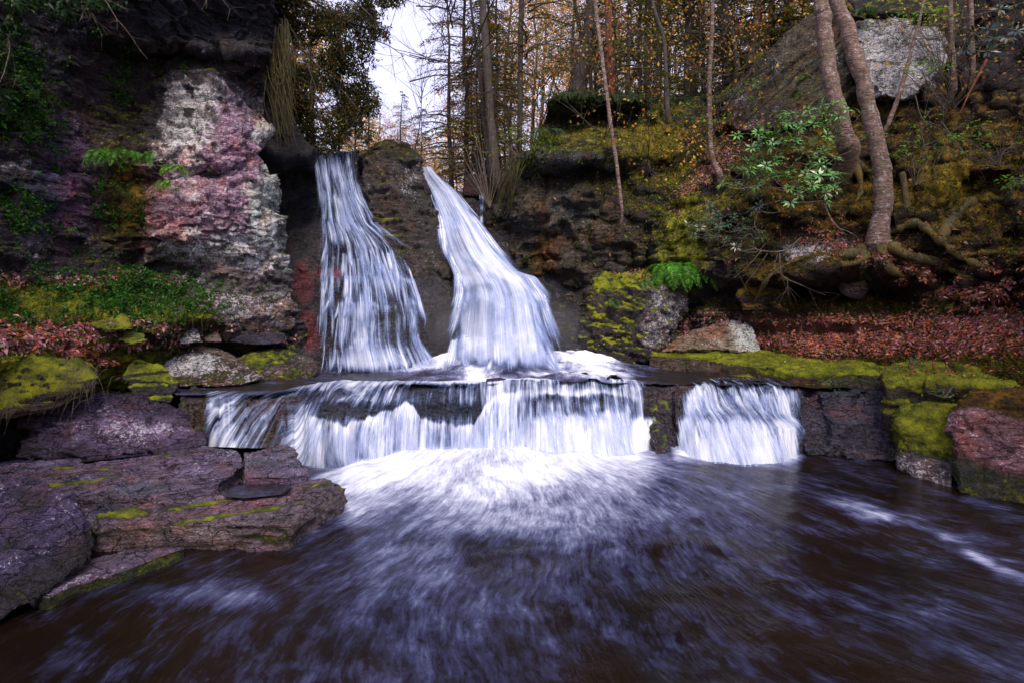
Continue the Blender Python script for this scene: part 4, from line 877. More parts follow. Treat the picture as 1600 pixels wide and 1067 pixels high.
def broad(seed, h, r, pal, nleaf=5, ll=.10, lw=.07, lean=.0, depth=4, first=.35):
    global R
    R = np.random.default_rng(seed)
    tk = Tubes(); br = Tubes(); lf = Leaves(); n = 12; z = np.linspace(0, h*.85, n); wob = np.cumsum(R.normal(size=(n, 2))*.09, 0); wob -= wob[0]
    tp = np.column_stack([wob[:, 0]+lean*z, wob[:, 1], z]); tk.add(tp, r*(1-z/h*.9)*(1+.4*np.exp(-z*2.5)), 8)
    def grow(b, d, L, rad, k):
        t = np.linspace(0, 1, 4)[:, None]; c = R.normal(size=3)*.18*L; p = b+d*L*t+c*t*t+np.array([0, 0, .10*L])*t*t; br.add(p, np.linspace(rad, rad*.55, 4), 3)
        if nleaf and k >= depth-1:
            m = nleaf; q = p[R.integers(1, 4, m)]+R.normal(size=(m, 3))*.12; lf.add(q, rv(m), rv(m), ll*R.uniform(.6, 1.3, m), lw, pick(pal, m))
        if k < depth:
            for _ in range(3 if k < 3 else 2):
                grow(p[R.integers(1, 4)] if R.random() < .6 else p[-1], unit(d+R.normal(size=3)*.55+np.array([0, 0, .1])), L*R.uniform(.55, .75), rad*.55, k+1)
    for i in range(13):
        f = first+(1-first)*(i+.5)/13; a = R.random()*6.283; zz = f*h*.85; b = np.array([np.interp(zz, z, tp[:, 0]), np.interp(zz, z, tp[:, 1]), zz])
        grow(b, unit(np.array([math.cos(a), math.sin(a), R.uniform(.2, .9)])), h*.20*(1.15-f*.6), r*.35*(1.1-f*.7), 1)
    return tk, br, lf
PROTO = {}
def proto(key, tb, bark):
    tk, br, lf = tb; a = tk.build('trunk', bark); b = br.build('branches', bark); c = lf.build('crown') if lf.n else None
    for o in (a, b, c):
        if o: COL.objects.unlink(o)
    PROTO[key] = (a, b, c)
def plant(key, loc, sc, rz, label, group, name='tree', cat='tree', trunk=True):
    root = empty(name, loc, label, cat, group); root.rotation_euler = (0, 0, rz)
    for i, s in enumerate(PROTO[key]):
        if s is None or (i == 0 and not trunk): continue
        c = s.copy(); COL.objects.link(c); c.parent = root; c.scale = (sc, sc, sc)
    return root
proto('hemA', conifer(11, 13, .16, OLIVE, .16, 66, 95), 'bark'); proto('hemB', conifer(12, 15, .2, OLIVE+DARKG[:1], .3, 60, 150), 'bark')
proto('hemD', conifer(13, 12, .15, DARKG, .12, 70, 150, .26), 'bark'); proto('mixA', conifer(14, 12, .13, MIXED, .1, 66, 90, .24, .11, .05), 'bark')
proto('orA', broad(15, 12, .13, ORANGE, 12, .085, .06, first=.2), 'bark'); proto('orB', broad(16, 11, .12, ORANGE, 14, .085, .06, .05, first=.15), 'bark')
proto('bare', broad(17, 13, .13, ORANGE, 0, first=.3), 'bark'); proto('bareS', broad(18, 9, .07, ORANGE, 1, .09, .06, first=.15), 'bark')
proto('pole', conifer(19, 13, .09, OLIVE, .35, 40, 60, .13), 'bark')
RT = np.random.default_rng(5)
def fz(x, y):
    return 4.55+.045*(y-13)+6*.6*float(sm(8, 40, abs(x+1)))*float(sm(14, 30, y))
LAB = {'hemA': 'olive green hemlock in the woods beyond the falls', 'hemB': 'tall high-crowned hemlock in the woods beyond the falls', 'hemD': 'dark green hemlock in the woods beyond the falls',
       'mixA': 'hemlock mottled olive and rust in the woods beyond the falls', 'orA': 'orange-leaved beech in the woods beyond the falls', 'orB': 'low-branched beech with copper leaves beyond the falls',
       'bare': 'leafless grey tree in the woods beyond the falls', 'bareS': 'small nearly leafless sapling in the woods beyond the falls', 'pole': 'slender pole-like tree with a thin crown beyond the falls'}
def woods(n, x0, x1, d0, d1, keys, hs, sc):
    for i in range(n):
        px = x0+(x1-x0)*(i+RT.random())/n; d = RT.uniform(d0, d1); x = (px-800)/F*d; k = keys[RT.integers(0, len(keys))]
        plant(k, (x, d, fz(x, d)-.1), RT.uniform(*sc), RT.uniform(0, 6.28), LAB[k], 'background trees: '+LAB[k])
woods(10, 850, 1330, 16, 20, ['hemA', 'pole', 'pole', 'pole', 'hemB'], 0, (.9, 1.2))
woods(16, 790, 1400, 20, 28, ['hemA', 'orA', 'pole', 'mixA', 'hemB', 'orB', 'bare'], 0, (.9, 1.25))
woods(15, 760, 1500, 28, 42, ['orA', 'orB', 'mixA', 'orA', 'orB', 'hemB'], 0, (1.1, 1.5))
woods(15, 555, 790, 28, 46, ['orB', 'orA', 'mixA', 'orB'], 0, (.5, .64))
woods(9, 560, 780, 17, 24, ['orB', 'mixA', 'hemA', 'bareS'], 0, (.24, .36))
woods(7, 700, 830, 15, 22, ['mixA', 'bareS', 'hemA'], 0, (.35, .6))
woods(6, 330, 500, 18, 30, ['hemA', 'orA', 'hemD'], 0, (.7, 1.0))
woods(5, 705, 800, 15.5, 20, ['hemA', 'mixA', 'hemA'], 0, (.45, .7))
woods(5, 430, 560, 14.5, 18, ['mixA', 'bareS', 'hemD'], 0, (.22, .36))
# far wood closing the view, nobody could count it
R = np.random.default_rng(21); lf = Leaves(); n = 90000
px = R.uniform(300, 1700, n); d = R.uniform(46, 60, n); top = np.interp(px, [300, 480, 560, 600, 660, 720, 780, 900, 1700], [-150, 0, 130, 205, 225, 190, 60, -100, -200])+25*fbm(np.stack([px*.03, d*0, d*0], -1), 3, 22)
py = R.uniform(0, 1, n)**.8; py = top+(400-top)*py; C = P(px, py, d); g = fbm(C*.35, 3, 23); k = g > np.where(px < 880, -.14, .0)
cols = np.where((fbm(C*.15, 2, 24) > 0)[:, None], pick(ORANGE, n), pick(MIXED, n)); lf.add(C[k], rv(k.sum()), rv(k.sum()), .30, .18, np.clip(cols[k]*1.5, 0, .8))  # far leaf colours brightened to paint in the golden glow
tag(lf.build('far_woods'), 'far autumn woods closing the view behind the falls', None, None, 'stuff')

# ------------------------------------------------------------------ named trunks
def line_tree(pts, bark, label, key=None, csc=.8, up=4.0, cat='tree', group=None, name='tree', crown_z=.0, rough=1, roots=None, sway=0.0):
    Q = P([p[0] for p in pts], [p[1] for p in pts], [p[2] for p in pts]); r = np.array([p[3]*.5*p[2]/F for p in pts])
    base = Q[0].copy(); root = empty(name, base, label, cat, group)
    if up: dv = unit(Q[-1]-Q[-2]); dv = unit(dv+np.array([0, 0, .6])); Q = np.vstack([Q, Q[-1]+dv*up*.5, Q[-1]+dv*up]); r = np.concatenate([r, [r[-1]*.8, r[-1]*.5]])
    n = 10*len(Q); p = cat_(Q, n); rr = np.interp(np.linspace(0, 1, n), np.linspace(0, 1, len(r)), r)
    p = p+np.stack([vn(np.stack([np.arange(n)*.23, np.full(n, base[0]*3), np.full(n, k*5.)], -1), 7) for k in range(3)], -1)*rr[:, None]*.22
    t = Tubes(); p0 = p[0]-unit(p[1]-p[0])*.35+np.array([0, .75, -.35]); t.add(np.vstack([p0, p]), np.concatenate([[rr[0]*1.25], rr*(1+.12*vn(np.stack([np.arange(n)*.4]*3, -1), 9))]), 14)
    t.build('trunk', bark, root, base)
    if key:
        for s in PROTO[key][1:]:
            if s is None: continue
            c = s.copy(); COL.objects.link(c); c.parent = root; c.scale = (csc,)*3
            zt = p[-1][2]; hh = 13*csc; c.location = tuple(np.array([p[-1][0], p[-1][1], zt+.6-hh])-base)
    return root
line_tree([(776,288,13.6,17),(767,190,13.6,13),(760,80,13.6,12),(754,0,13.6,11)], 'bark', 'tall straight dark trunk just right of the right waterfall top', 'bare', .75)
line_tree([(768,290,14.2,8),(757,200,14.2,6),(748,100,14.2,5),(735,0,14.2,4)], 'bark', 'thin dark trunk close beside the tall straight one', 'bare', .55)
line_tree([(812,214,14.5,9),(813,100,14.5,8.5),(815,0,14.5,8)], 'bark', 'straight dark trunk left of the mossy rock shoulder', 'hemA', .6)
line_tree([(898,152,14.6,26),(908,100,14.6,20),(921,45,14.6,18),(922,0,14.6,17)], 'bark', 'thick leaning old trunk on top of the mossy rock shoulder', 'hemA', .8)
line_tree([(912,150,15.2,8),(917,110,15.2,7),(908,60,15.2,6),(897,0,15.2,6)], 'bark', 'crooked thin trunk touching the thick leaning old trunk', 'bareS', .8)
line_tree([(956,152,14.2,12),(952,80,14.2,11),(950,0,14.2,10)], 'red', 'dead trunk stripped to bare orange-red wood', None, up=3)
line_tree([(972,330,11.2,5),(964,260,11.25,6),(953,187,11.4,6),(941,94,11.7,6),(930,0,12,6)], 'birch', 'slim pale leaning trunk rising in front of the mossy rock shoulder', 'bareS', .7)
line_tree([(980,152,15,8),(983,70,15,7),(984,0,15,7)], 'bark', 'plain dark trunk right of the stripped red trunk', 'pole', .9)
line_tree([(1043,190,12.8,8),(1040,110,12.8,6.5),(1037,62,12.8,6),(1018,0,12.8,6)], 'bark', 'slim curved trunk rooted on the mossy shoulder', 'bareS', .8)
line_tree([(1028,150,16,8),(1029,60,16,8),(1029,0,16,8)], 'bark', 'straight trunk behind the slim curved one', 'pole', .9)
line_tree([(1075,150,16,9),(1077,60,16,9),(1079,0,16,8)], 'bark', 'left trunk of a close dark pair against orange leaves', 'orA', .9)
line_tree([(1086,150,17,8),(1090,60,17,8),(1093,0,17,8)], 'bark', 'right trunk of a close dark pair against orange leaves', 'pole', .9)
line_tree([(1126,276,11.9,11),(1112,243,12,8),(1109,156,12,7),(1111,80,12,6.5),(1113,0,12,6)], 'birch', 'slender mottled trunk curving out of the pink leaf litter', 'bareS', .8)
line_tree([(1137,156,15,12),(1132,70,15,11),(1128,0,15,11)], 'bark', 'stout trunk just behind the slender mottled one', 'hemA', .85)
line_tree([(1157,130,14.5,7),(1146,60,14.5,7),(1132,0,14.5,6)], 'bark', 'thin trunk leaning left above the slanting rock', 'bareS', .7)
line_tree([(1170,114,15,12),(1178,60,15,11),(1186,0,15,10)], 'birch', 'pinkish trunk leaning right above the slanting rock', 'hemB', .7)
line_tree([(1209,74,15,8),(1205,30,15,7.5),(1202,0,15,7)], 'bark', 'short visible trunk over the middle of the slanting rock', 'pole', .8)
line_tree([(1226,60,15,15),(1229,30,15,14),(1231,0,15,14)], 'bark', 'stout dark trunk over the upper end of the slanting rock', 'hemA', .8)
line_tree([(1260,35,15,8),(1256,15,15,7.5),(1250,-10,15,7)], 'bark', 'thin trunk at the very top of the slanting rock', 'pole', .8)
big1 = line_tree([(1330,238,10.9,32),(1318,195,10.9,24),(1304,150,11,23),(1294,94,11.1,23),(1288,30,11.2,22),(1285,0,11.3,21)], 'birch', 'left of the two big leaning mottled trunks on the right bank', 'bare', .45, up=4)
big2 = line_tree([(1374,392,9.75,38),(1377,345,9.75,27),(1382,290,9.8,25),(1372,230,9.9,24),(1353,150,10.0,23),(1332,70,10.1,23),(1308,0,10.2,22)], 'birch', 'right of the two big leaning mottled trunks, its roots gripping the mossy bank', 'bare', .45, up=4)
line_tree([(1418,345,9.9,11),(1416,310,9.9,10),(1409,270,10.0,9)], 'root', 'short mossy stem beside the foot of the right big trunk', None, up=0, cat='tree stump', name='tree_stump')
line_tree([(1490,142,11.2,9),(1487,70,11.2,7.5),(1485,0,11.2,7)], 'birch', 'slim mottled trunk right of the pale boulder', 'bareS', .7)
line_tree([(1520,120,11.1,8),(1518,60,11.1,7),(1516,0,11.1,7)], 'birch', 'second slim mottled trunk, nearer the right edge', 'bareS', .7)
line_tree([(1387,196,11.2,7),(1404,150,11.3,6.5),(1424,80,11.4,5),(1440,20,11.5,4)], 'birch', 'small sapling leaning right in front of the pale boulder', None, up=2)
# roots of the two big trunks
ROOTMOSS = []
def roots(root, lst, mat='root'):
    b = np.array(root.location)
    for L in lst:
        Q = np.array([P(x, y, float(Dhill(x, y))-.06+.03*(k > 1)) for k, (x, y, w) in enumerate(L)]); n = 8*len(Q); t = Tubes()
        rr = np.interp(np.linspace(0, 1, n), np.linspace(0, 1, len(L)), [w*.42*9.8/F for x, y, w in L]); p = cat_(Q, n); rr = rr*(1+.45*vn(np.stack([np.arange(n)*.5, np.full(n, L[0][0]*1.), np.zeros(n)], -1), 3)); t.add(p, rr, 8)
        t.build('root', mat, root, b)
        m = 420; i = R.integers(0, n, m); an = rv(m); an[:, 2] = np.abs(an[:, 2]); c = p[i]+an*rr[i][:, None]*.9; ROOTMOSS.append((c, an))
roots(big2, [[(1372,375,22),(1345,392,18),(1310,400,13),(1270,398,9)], [(1368,380,20),(1340,410,14),(1300,415,10),(1285,428,6)], [(1382,380,22),(1420,400,17),(1460,410,13),(1500,428,8)],
             [(1385,365,18),(1430,350,16),(1462,370,15),(1500,400,12),(1540,420,8)], [(1376,385,20),(1390,420,14),(1430,440,10)], [(1300,400,10),(1250,405,8),(1205,430,7),(1180,470,5)], [(1430,440,9),(1480,450,7),(1540,480,5)], [(1350,420,8),(1330,450,6),(1300,470,4)], [(1500,400,10),(1550,395,8),(1600,400,6)], [(1470,372,14),(1488,345,18),(1505,325,18),(1530,312,14),(1570,312,9)]])
roots(big1, [[(1330,235,20),(1345,262,14),(1362,270,8)], [(1325,240,18),(1300,275,12),(1262,292,8)], [(1332,245,16),(1345,300,9),(1310,345,6)]])

# ------------------------------------------------------------------ hanging foliage, left
def blobfoliage(root, blobs, n, pal, L, W, mat='leaf', thr=-.1, fs=1.3, drop=.5, seed=0):
    b = np.array(root.location); lf = Leaves(); wts = np.array([q[3]*q[4] for q in blobs], float); wts /= wts.sum()
    for q, wt in zip(blobs, wts):
        m = int(n*wt*2); u = rv(m)*R.random((m, 1))**.4; C = P(q[0]+u[:, 0]*q[3], q[1]+u[:, 1]*q[4], q[2]+u[:, 2]*q[5]); k = fbm(C*fs*1.7, 3, seed+400) > thr; C = C[k]; m = len(C)
        D = rv(m)+np.array([0, 0, -drop]); lf.add(C, D, rv(m)+np.array([0, 0, .8]), L*R.uniform(.6, 1.3, m), W, pick(pal, m))
    return lf.build('crown', mat, root, b)
R = np.random.default_rng(31)
def branch(t, a, b, r0, r1, sag=.1, k=5, twigs=0, tl=.5):
    a = np.array(a); b = np.array(b); L = np.linalg.norm(b-a); s = np.linspace(0, 1, 9)[:, None]
    p = a*(1-s)+b*s+np.array([0, 0, 1])*sag*L*4*s*(1-s)+np.cumsum(R.normal(size=(9, 3))*L*.012, 0)*s; t.add(p, np.linspace(r0, r1, 9), k)
    for _ in range(twigs):
        i = R.integers(2, 9); d = unit(unit(b-a)+R.normal(size=3)*.6); q = p[i]+d*np.linspace(0, 1, 4)[:, None]*tl*R.uniform(.4, 1.2)+np.array([0, 0, -.1])*np.linspace(0, 1, 4)[:, None]**2; t.add(q, np.linspace(r1*.9+.002, .002, 4), 3)
        for _ in range(2):
            e = q[R.integers(1, 4)]; d2 = unit(d+R.normal(size=3)*.7); t.add(e+d2*np.linspace(0, 1, 3)[:, None]*tl*.45, np.linspace(.004, .0015, 3), 3)
    return p
root = empty('tree', P(430, -60, 12.6), 'dark leafy hemlock hanging over the left cliff corner with bare branch tips', 'tree'); ob = np.array(root.location)
t = Tubes(); t.add(cat_([P(415, 60, 13), P(425, -60, 12.8), P(440, -300, 12.6)], 12)-0, np.linspace(.28, .2, 12), 10); t.build('trunk', 'bark', root, ob)
t = Tubes()
for (a, b, r0, sag) in [((440,-60,12.3),(614,44,11.5),.055,.03), ((430,-40,12.4),(636,80,12),.035,-.02), ((430,20,12.3),(580,100,12),.03,.03), ((420,40,12.4),(560,170,12),.03,.05), ((420,80,12.4),(540,225,12.2),.025,.05),
                        ((440,-80,12),(560,20,11.3),.03,.02), ((410,-40,12),(500,120,11.6),.03,.03), ((430,60,12.5),(520,60,12),.025,.0), ((440,-60,12),(640,-10,11.5),.03,.03)]:
    branch(t, P(*a), P(*b), r0, .006, sag, 5, 12, .7)
t.build('branches', 'bark', root, ob)
blobfoliage(root, [(450,30,12.2,60,70,.6),(480,110,12.3,62,80,.6),(500,190,12.5,55,52,.5),(530,60,12.3,45,60,.5),(545,140,12.6,30,60,.5),(420,-30,12,90,50,.6),(580,40,12.4,30,70,.5),(572,175,12.8,24,50,.5),(600,-10,12.2,40,26,.5)], 34000, [(.040, .052, .014), (.065, .075, .02), (.10, .09, .02), (.025, .034, .012), (.16, .08, .02)], .09, .032, thr=-.0, seed=3)
root = empty('tree', P(60, -150, 8), 'very dark leafy branches crowding the top left corner', 'tree'); ob = np.array(root.location)
t = Tubes(); t.add(cat_([P(60, -100, 8.4), P(70, -300, 8.3), P(80, -500, 8.2)], 8), np.linspace(.2, .15, 8), 9); t.build('trunk', 'bark', root, ob); t = Tubes()
for (a, b, r0, sag) in [((60,-150,8),(200,20,7.4),.03,.03), ((60,-120,8),(150,26,7.5),.02,.02), ((30,-100,8),(5,120,6.9),.025,.02), ((80,-140,8),(330,-10,8.4),.03,.04)]:
    branch(t, P(*a), P(*b), r0, .004, sag, 5, 9, .45)
t.build('branches', 'twig', root, ob)
blobfoliage(root, [(0,40,7.0,60,60,.3),(60,0,7.3,90,30,.3),(-10,130,6.9,35,50,.2),(170,5,7.6,40,14,.2)], 2600, [(.02, .05, .015), (.03, .07, .02), (.015, .03, .012)], .10, .035, thr=.0, seed=5)
# hanging mossy roots at the cliff corner
t = Tubes()
for i in range(210):
    x = R.uniform(408, 452); y0 = R.uniform(30, 130); x1 = R.uniform(426, 466); y1 = R.uniform(90, 236); d = R.uniform(10.6, 10.95)
    p = cat_([P(x, y0, d), P(x*.6+x1*.4+R.normal()*4, y0*.5+y1*.5, d-.05), P(x1, y1, d+.05)], 10); t.add(p, np.linspace(.009, .003, 10)*R.uniform(.4, 1.5), 3)
tag(t.build('hanging_roots', 'hang'), 'curtain of shaggy mossy roots hanging from the cliff corner left of the falls', 'roots')
t = Tubes()
for i in range(45):
    x = R.uniform(795, 822); y0 = R.uniform(235, 262); x1 = R.uniform(768, 800); y1 = y0+R.uniform(35, 85); d = R.uniform(11.9, 12.1)
    p = cat_([P(x, y0, d), P(x*.5+x1*.5, y0*.55+y1*.45, d-.08), P(x1, y1, d+.05)], 8); t.add(p, np.linspace(.009, .003, 8)*R.uniform(.5, 1.5), 3)
tag(t.build('hanging_roots', 'hang'), 'yellow-green mossy roots trailing over the rock right of the right waterfall', 'roots')

# ------------------------------------------------------------------ scattering on built surfaces
def scatter(name, wf, n):
    V, N, x, y = SURF[name]; w = np.clip(wf(V, N, x, y), 0, None); s = w.sum()
    if s <= 0: return V[:0], N[:0]
    i = R.choice(len(V), n, p=w/s); return V[i]+R.normal(size=(n, 3))*.015, N[i]
PINK = [(.34, .13, .15), (.28, .09, .10), (.20, .08, .08), (.42, .24, .24), (.30, .06, .03), (.14, .06, .05)]
RED = [(.34, .07, .03), (.26, .05, .03), (.42, .14, .05), (.16, .05, .03), (.44, .22, .16), (.30, .10, .10), (.10, .04, .03), (.36, .10, .04)]
def litter(lf, name, wf, n, pal, L=.055, lift=.008):
    C, N = scatter(name, wf, n); m = len(C); T = unit(rv(m)-N*0); d = unit(np.cross(N, T)); nn = unit(N+R.normal(size=(m, 3))*.35); lf.add(C+N*lift*R.random((m, 1))*3, d+N*.15*R.normal(size=(m, 1)), nn, L*R.uniform(.4, 1.8, m), L*R.uniform(.35, .8, m), pick(pal, m), bend=.16)
lf = Leaves(); up = lambda N, a=.15, b=.6: sm(a, b, N[:, 2])
litter(lf, 'hillside', lambda V, N, x, y: up(N, .05, .5)*blob(x, y-.0*x, 1420, 525, 250, 26, 4)*(x > 1170), 9000, RED+PINK[:2])
litter(lf, 'hillside', lambda V, N, x, y: up(N, .0, .5)*blob(x, y-.35*(x-1430), 1430, 425, 130, 22), 3200, RED+PINK)
litter(lf, 'hillside', lambda V, N, x, y: up(N, .0, .5)*blob(x, y, 1540, 470, 70, 50), 2200, RED+PINK)
litter(lf, 'hillside', lambda V, N, x, y: up(N, -.1, .5)*blob(x, y+.9*(x-1110), 1110, 265, 45, 22), 1500, PINK)
litter(lf, 'hillside', lambda V, N, x, y: up(N, -.2, .5)*(x > 1100)*sm(-.2, .3, fbm(V*1.3, 3, 55)), 7000, [(.09, .04, .02), (.13, .06, .03), (.06, .03, .02), (.2, .09, .04), (.28, .08, .05)], .06)
litter(lf, 'hillside', lambda V, N, x, y: up(N, -.2, .5)*(x < 1130)*(y > 160), 2500, [(.09, .04, .02), (.13, .06, .03), (.06, .05, .02), (.16, .12, .03)], .06)
litter(lf, 'cliff', lambda V, N, x, y: up(N, .0, .5)*(y > 505), 1600, [(.09, .04, .02), (.13, .06, .03), (.06, .03, .02), (.2, .09, .04)], .05)
litter(lf, 'hillside', lambda V, N, x, y: up(N, .0, .5)*blob(x, y, 1080, 505, 90, 14), 800, PINK)
litter(lf, 'cliff', lambda V, N, x, y: up(N, .1, .6)*blob(x, y, 130, 536, 190, 10), 3400, PINK)
litter(lf, 'cliff', lambda V, N, x, y: up(N, .1, .6)*blob(x, y, 100, 512, 260, 10), 1500, PINK)
litter(lf, 'cliff', lambda V, N, x, y: up(N, .1, .6)*blob(x, y-.35*(x-150), 150, 562, 90, 10), 1300, RED)
litter(lf, 'cliff', lambda V, N, x, y: up(N, .1, .6)*blob(x, y, 110, 440, 110, 8), 700, PINK)
tag(lf.build('leaf_litter', 'litter'), 'fallen pink and red leaves scattered over the banks', None, None, 'stuff')
lf = Leaves(); litter(lf, 'mossy_boulder', lambda V, N, x, y: up(N, .3, .7)*blob(x, y, 1000, 420, 50, 12), 350, PINK); litter(lf, 'mossy_ledge.001', lambda V, N, x, y: up(N, .3, .7)*blob(x, y, 1480, 575, 90, 12), 260, RED)
litter(lf, 'mossy_ledge', lambda V, N, x, y: up(N, .3, .7)*blob(x, y, 1350, 560, 120, 14), 160, RED)
tag(lf.build('leaf_litter', 'litter'), 'loose red leaves lying on the mossy rocks', None, None, 'stuff')
# moss pile: tiny upright blades that fuzz the outlines
lf = Leaves()
def fuzz(name, wf, n, pal, L=.03):
    C, N = scatter(name, wf, n); m = len(C); lf.add(C, N+R.normal(size=(m, 3))*.6, rv(m), L*R.uniform(.5, 1.5, m), L*.45, pick(pal, m))
YG = [(.16, .20, .012), (.22, .25, .015), (.09, .13, .01), (.28, .28, .02)]; OG = [(.16, .10, .012), (.12, .10, .012), (.22, .11, .012), (.08, .07, .01)]; DG = [(.03, .06, .01), (.05, .09, .012), (.08, .12, .015)]
fuzz('cliff', lambda V, N, x, y: up(N, .2, .6)*sm(430, 470, y), 16000, YG+DG); fuzz('hillside', lambda V, N, x, y: (N[:, 2] > .1)*sm(1120, 1180, x)*(y > 180), 60000, OG+OG+YG[:1]+DG, .045)
fuzz('hillside', lambda V, N, x, y: (N[:, 2] > -.1)*blob(x, y, 1030, 260, 120, 110), 20000, OG+YG+DG, .04)
fuzz('mossy_ledge', lambda V, N, x, y: (N[:, 2] > .1)*1., 7000, YG, .022); fuzz('mossy_ledge.001', lambda V, N, x, y: (N[:, 2] > .1)*1., 9000, YG, .022)
fuzz('mossy_boulder.001', lambda V, N, x, y: (y < 715)*1., 6000, YG+DG, .018); fuzz('red_boulder', lambda V, N, x, y: (y < 640)*1., 3000, OG, .018); fuzz('mossy_boulder', lambda V, N, x, y: (N[:, 2] > .35)*1., 5000, YG, .025)
for c, an in ROOTMOSS: lf.add(c, an+R.normal(size=c.shape)*.6, rv(len(c)), .035*R.uniform(.5, 1.5, len(c)), .016, pick(OG+OG+YG[:1], len(c)))
tag(lf.build('moss_pile'), 'short moss standing up from the mossy rocks and banks', None, None, 'stuff')
# ground cover: small green plants on banks and cliff
lf = Leaves()
def cover(name, wf, n, pal, L=.05, W=.03):
    C, N = scatter(name, wf, n); C = np.repeat(C, 5, 0); N = np.repeat(N, 5, 0); m = len(C); lf.add(C+N*.02+R.normal(size=(m, 3))*.015, rv(m)+N*.7+np.array([0, 0, .2]), N+R.normal(size=(m, 3))*.5, L*R.uniform(.5, 1.3, m), W, pick(pal, m))
G1 = [(.03, .12, .015), (.05, .17, .02), (.025, .08, .015), (.08, .2, .02)]
cover('cliff', lambda V, N, x, y: blob(x, y, 225, 462, 85, 32), 1500, G1, .05, .028); cover('cliff', lambda V, N, x, y: blob(x, y, 120, 470, 140, 40)*(fbm(V*2, 2, 66) > .0), 900, G1, .045, .025)
cover('cliff', lambda V, N, x, y: blob(x, y, 20, 250, 45, 140)*(fbm(V*1.5, 2, 67) > .0), 900, G1[:3]+[(.06, .14, .02)], .055, .028); cover('cliff', lambda V, N, x, y: blob(x, y, 170, 340, 60, 60)*(fbm(V*2, 2, 68) > .1), 300, G1, .04, .022)
cover('cliff', lambda V, N, x, y: blob(x, y, 120, 150, 130, 70)*(fbm(V*2, 2, 69) > .2), 260, G1, .05, .025)
cover('hillside', lambda V, N, x, y: (x < 1180)*(y > 300)*(fbm(V*2, 2, 70) > .15), 700, [(.04, .08, .02), (.06, .10, .03), (.03, .05, .02)], .05, .025)
cover('hillside', lambda V, N, x, y: (x > 1380)*(y < 320)*(fbm(V*1.5, 2, 71) > .1), 500, G1+OG, .055, .03); cover('hillside', lambda V, N, x, y: blob(x, y, 830, 225, 40, 30), 500, [(.12, .16, .02), (.07, .11, .02)], .06, .03)
cover('hillside', lambda V, N, x, y: blob(x, y, 960, 155, 110, 14), 700, [(.03, .06, .02), (.05, .08, .03)], .09, .025)
cover('rock_pillar', lambda V, N, x, y: (fbm(V*2, 2, 72) > .1)*1., 200, DG, .03, .016)
tag(lf.build('ground_cover'), 'small green plants and seedlings on the banks and cliffs', None, None, 'stuff')

# ------------------------------------------------------------------ ferns
def fern(loc, n, L, col, label, out=(0, -1, 0), spread=1.4, droop=.9, group=None, width=0.0, side=(1, 0, 0)):
    global R
    loc = np.array(loc, float); root = empty('fern', loc, label, 'fern', group); out = unit(np.array(out, float)); lf = Leaves(); st = Tubes(); sv = np.array(side, float)
    for i in range(n):
        a = R.uniform(-spread, spread); d = unit(out*math.cos(a)+np.array([1, 0, 0])*math.sin(a)+np.array([0, 0, .5])); b = loc+sv*R.uniform(-width, width)+R.normal(size=3)*.02; l = L*R.uniform(.65, 1.15); s = np.linspace(0, 1, 9)[:, None]
        p = b+d*l*s*(1-.25*s)+np.array([0, 0, -1])*l*droop*s**2; st.add(p, np.linspace(.004, .0015, 9), 3); k = 26; u = np.linspace(.12, 1, k); q = np.stack([np.interp(u, s[:, 0], p[:, c]) for c in range(3)], 1)
        T = unit(np.gradient(q, axis=0)); sd = unit(np.cross(T, np.array([0, 0, 1.])+R.normal(size=3)*.3)); w = l*.26*np.sin(np.pi*np.clip(u*.92+.06, 0, 1))**.7
        for sg in (-1, 1): lf.add(q, sd*sg+T*.35-np.array([0, 0, .15]), np.cross(sd, T), w, l*.034, col, bend=.05, var=.5)
    st.build('stems', 'leaf' if False else 'hang', root, loc); lf.build('fronds', 'leaf', root, loc)
R = np.random.default_rng(41)
FG = (.09, .27, .025); FL = (.16, .34, .03)
fern(P(196, 240, 8.75), 30, .36, FG, 'wide green fern fringe hanging from a ledge on the left cliff', width=.34, droop=.95, side=(1, .3, 0))
fern(P(278, 262, 9.0), 12, .26, FL, 'small yellow-green fern on the left cliff beside the wide fern fringe', width=.08, droop=.8)
fern(P(262, 285, 9.0), 8, .24, FL, 'smallest yellow-green fern low on the left cliff', width=.05, droop=.9)
fern(P(1058, 416, 11.15), 60, .62, FG, 'bushy green fern crowning the big mossy block', width=.30, droop=1.0)
fern(P(1000, 442, 10.9), 16, .30, (.07, .15, .03), 'fern trailing over the middle of the big mossy block', width=.18, droop=.8)
fern(P(960, 470, 10.7), 9, .22, (.06, .12, .03), 'little fern low on the left side of the big mossy block', width=.1, droop=.8)
fern(P(980, 510, 10.55), 6, .2, (.06, .12, .03), 'tiny fern above the dark underside of the big mossy block', width=.04, droop=.8)
for i, (x, y, d, l, lb) in enumerate([(880,150,12.6,.4,'dark fern at the left end of the mossy shoulder top'), (930,150,12.7,.42,'dark fern on the mossy shoulder below the thick leaning trunk'), (975,152,12.8,.38,'dark fern on the mossy shoulder right of the pale leaning trunk'), (860,205,12.2,.36,'grey-green fern beneath the dark overhang of the mossy shoulder'), (1240,150,12.3,.3,'small fern on the middle of the slanting rock'), (1250,432,10.3,.22,'small fern in the layered bank under the big trunks'),
                                (1330,20,12.3,.45,'dark fern on the rock above the pale boulder'), (1255,120,12.7,.3,'small fern higher up the slanting rock'), (1343,432,9.9,.2,'yellowish fern hanging below the roots of the right big trunk')]):
    fern(P(x, y, d), 16 if l > .3 else 7, l, (.035, .075, .022) if l > .3 else (.06, .13, .02), lb, width=.3 if l > .3 else .05, droop=.8)

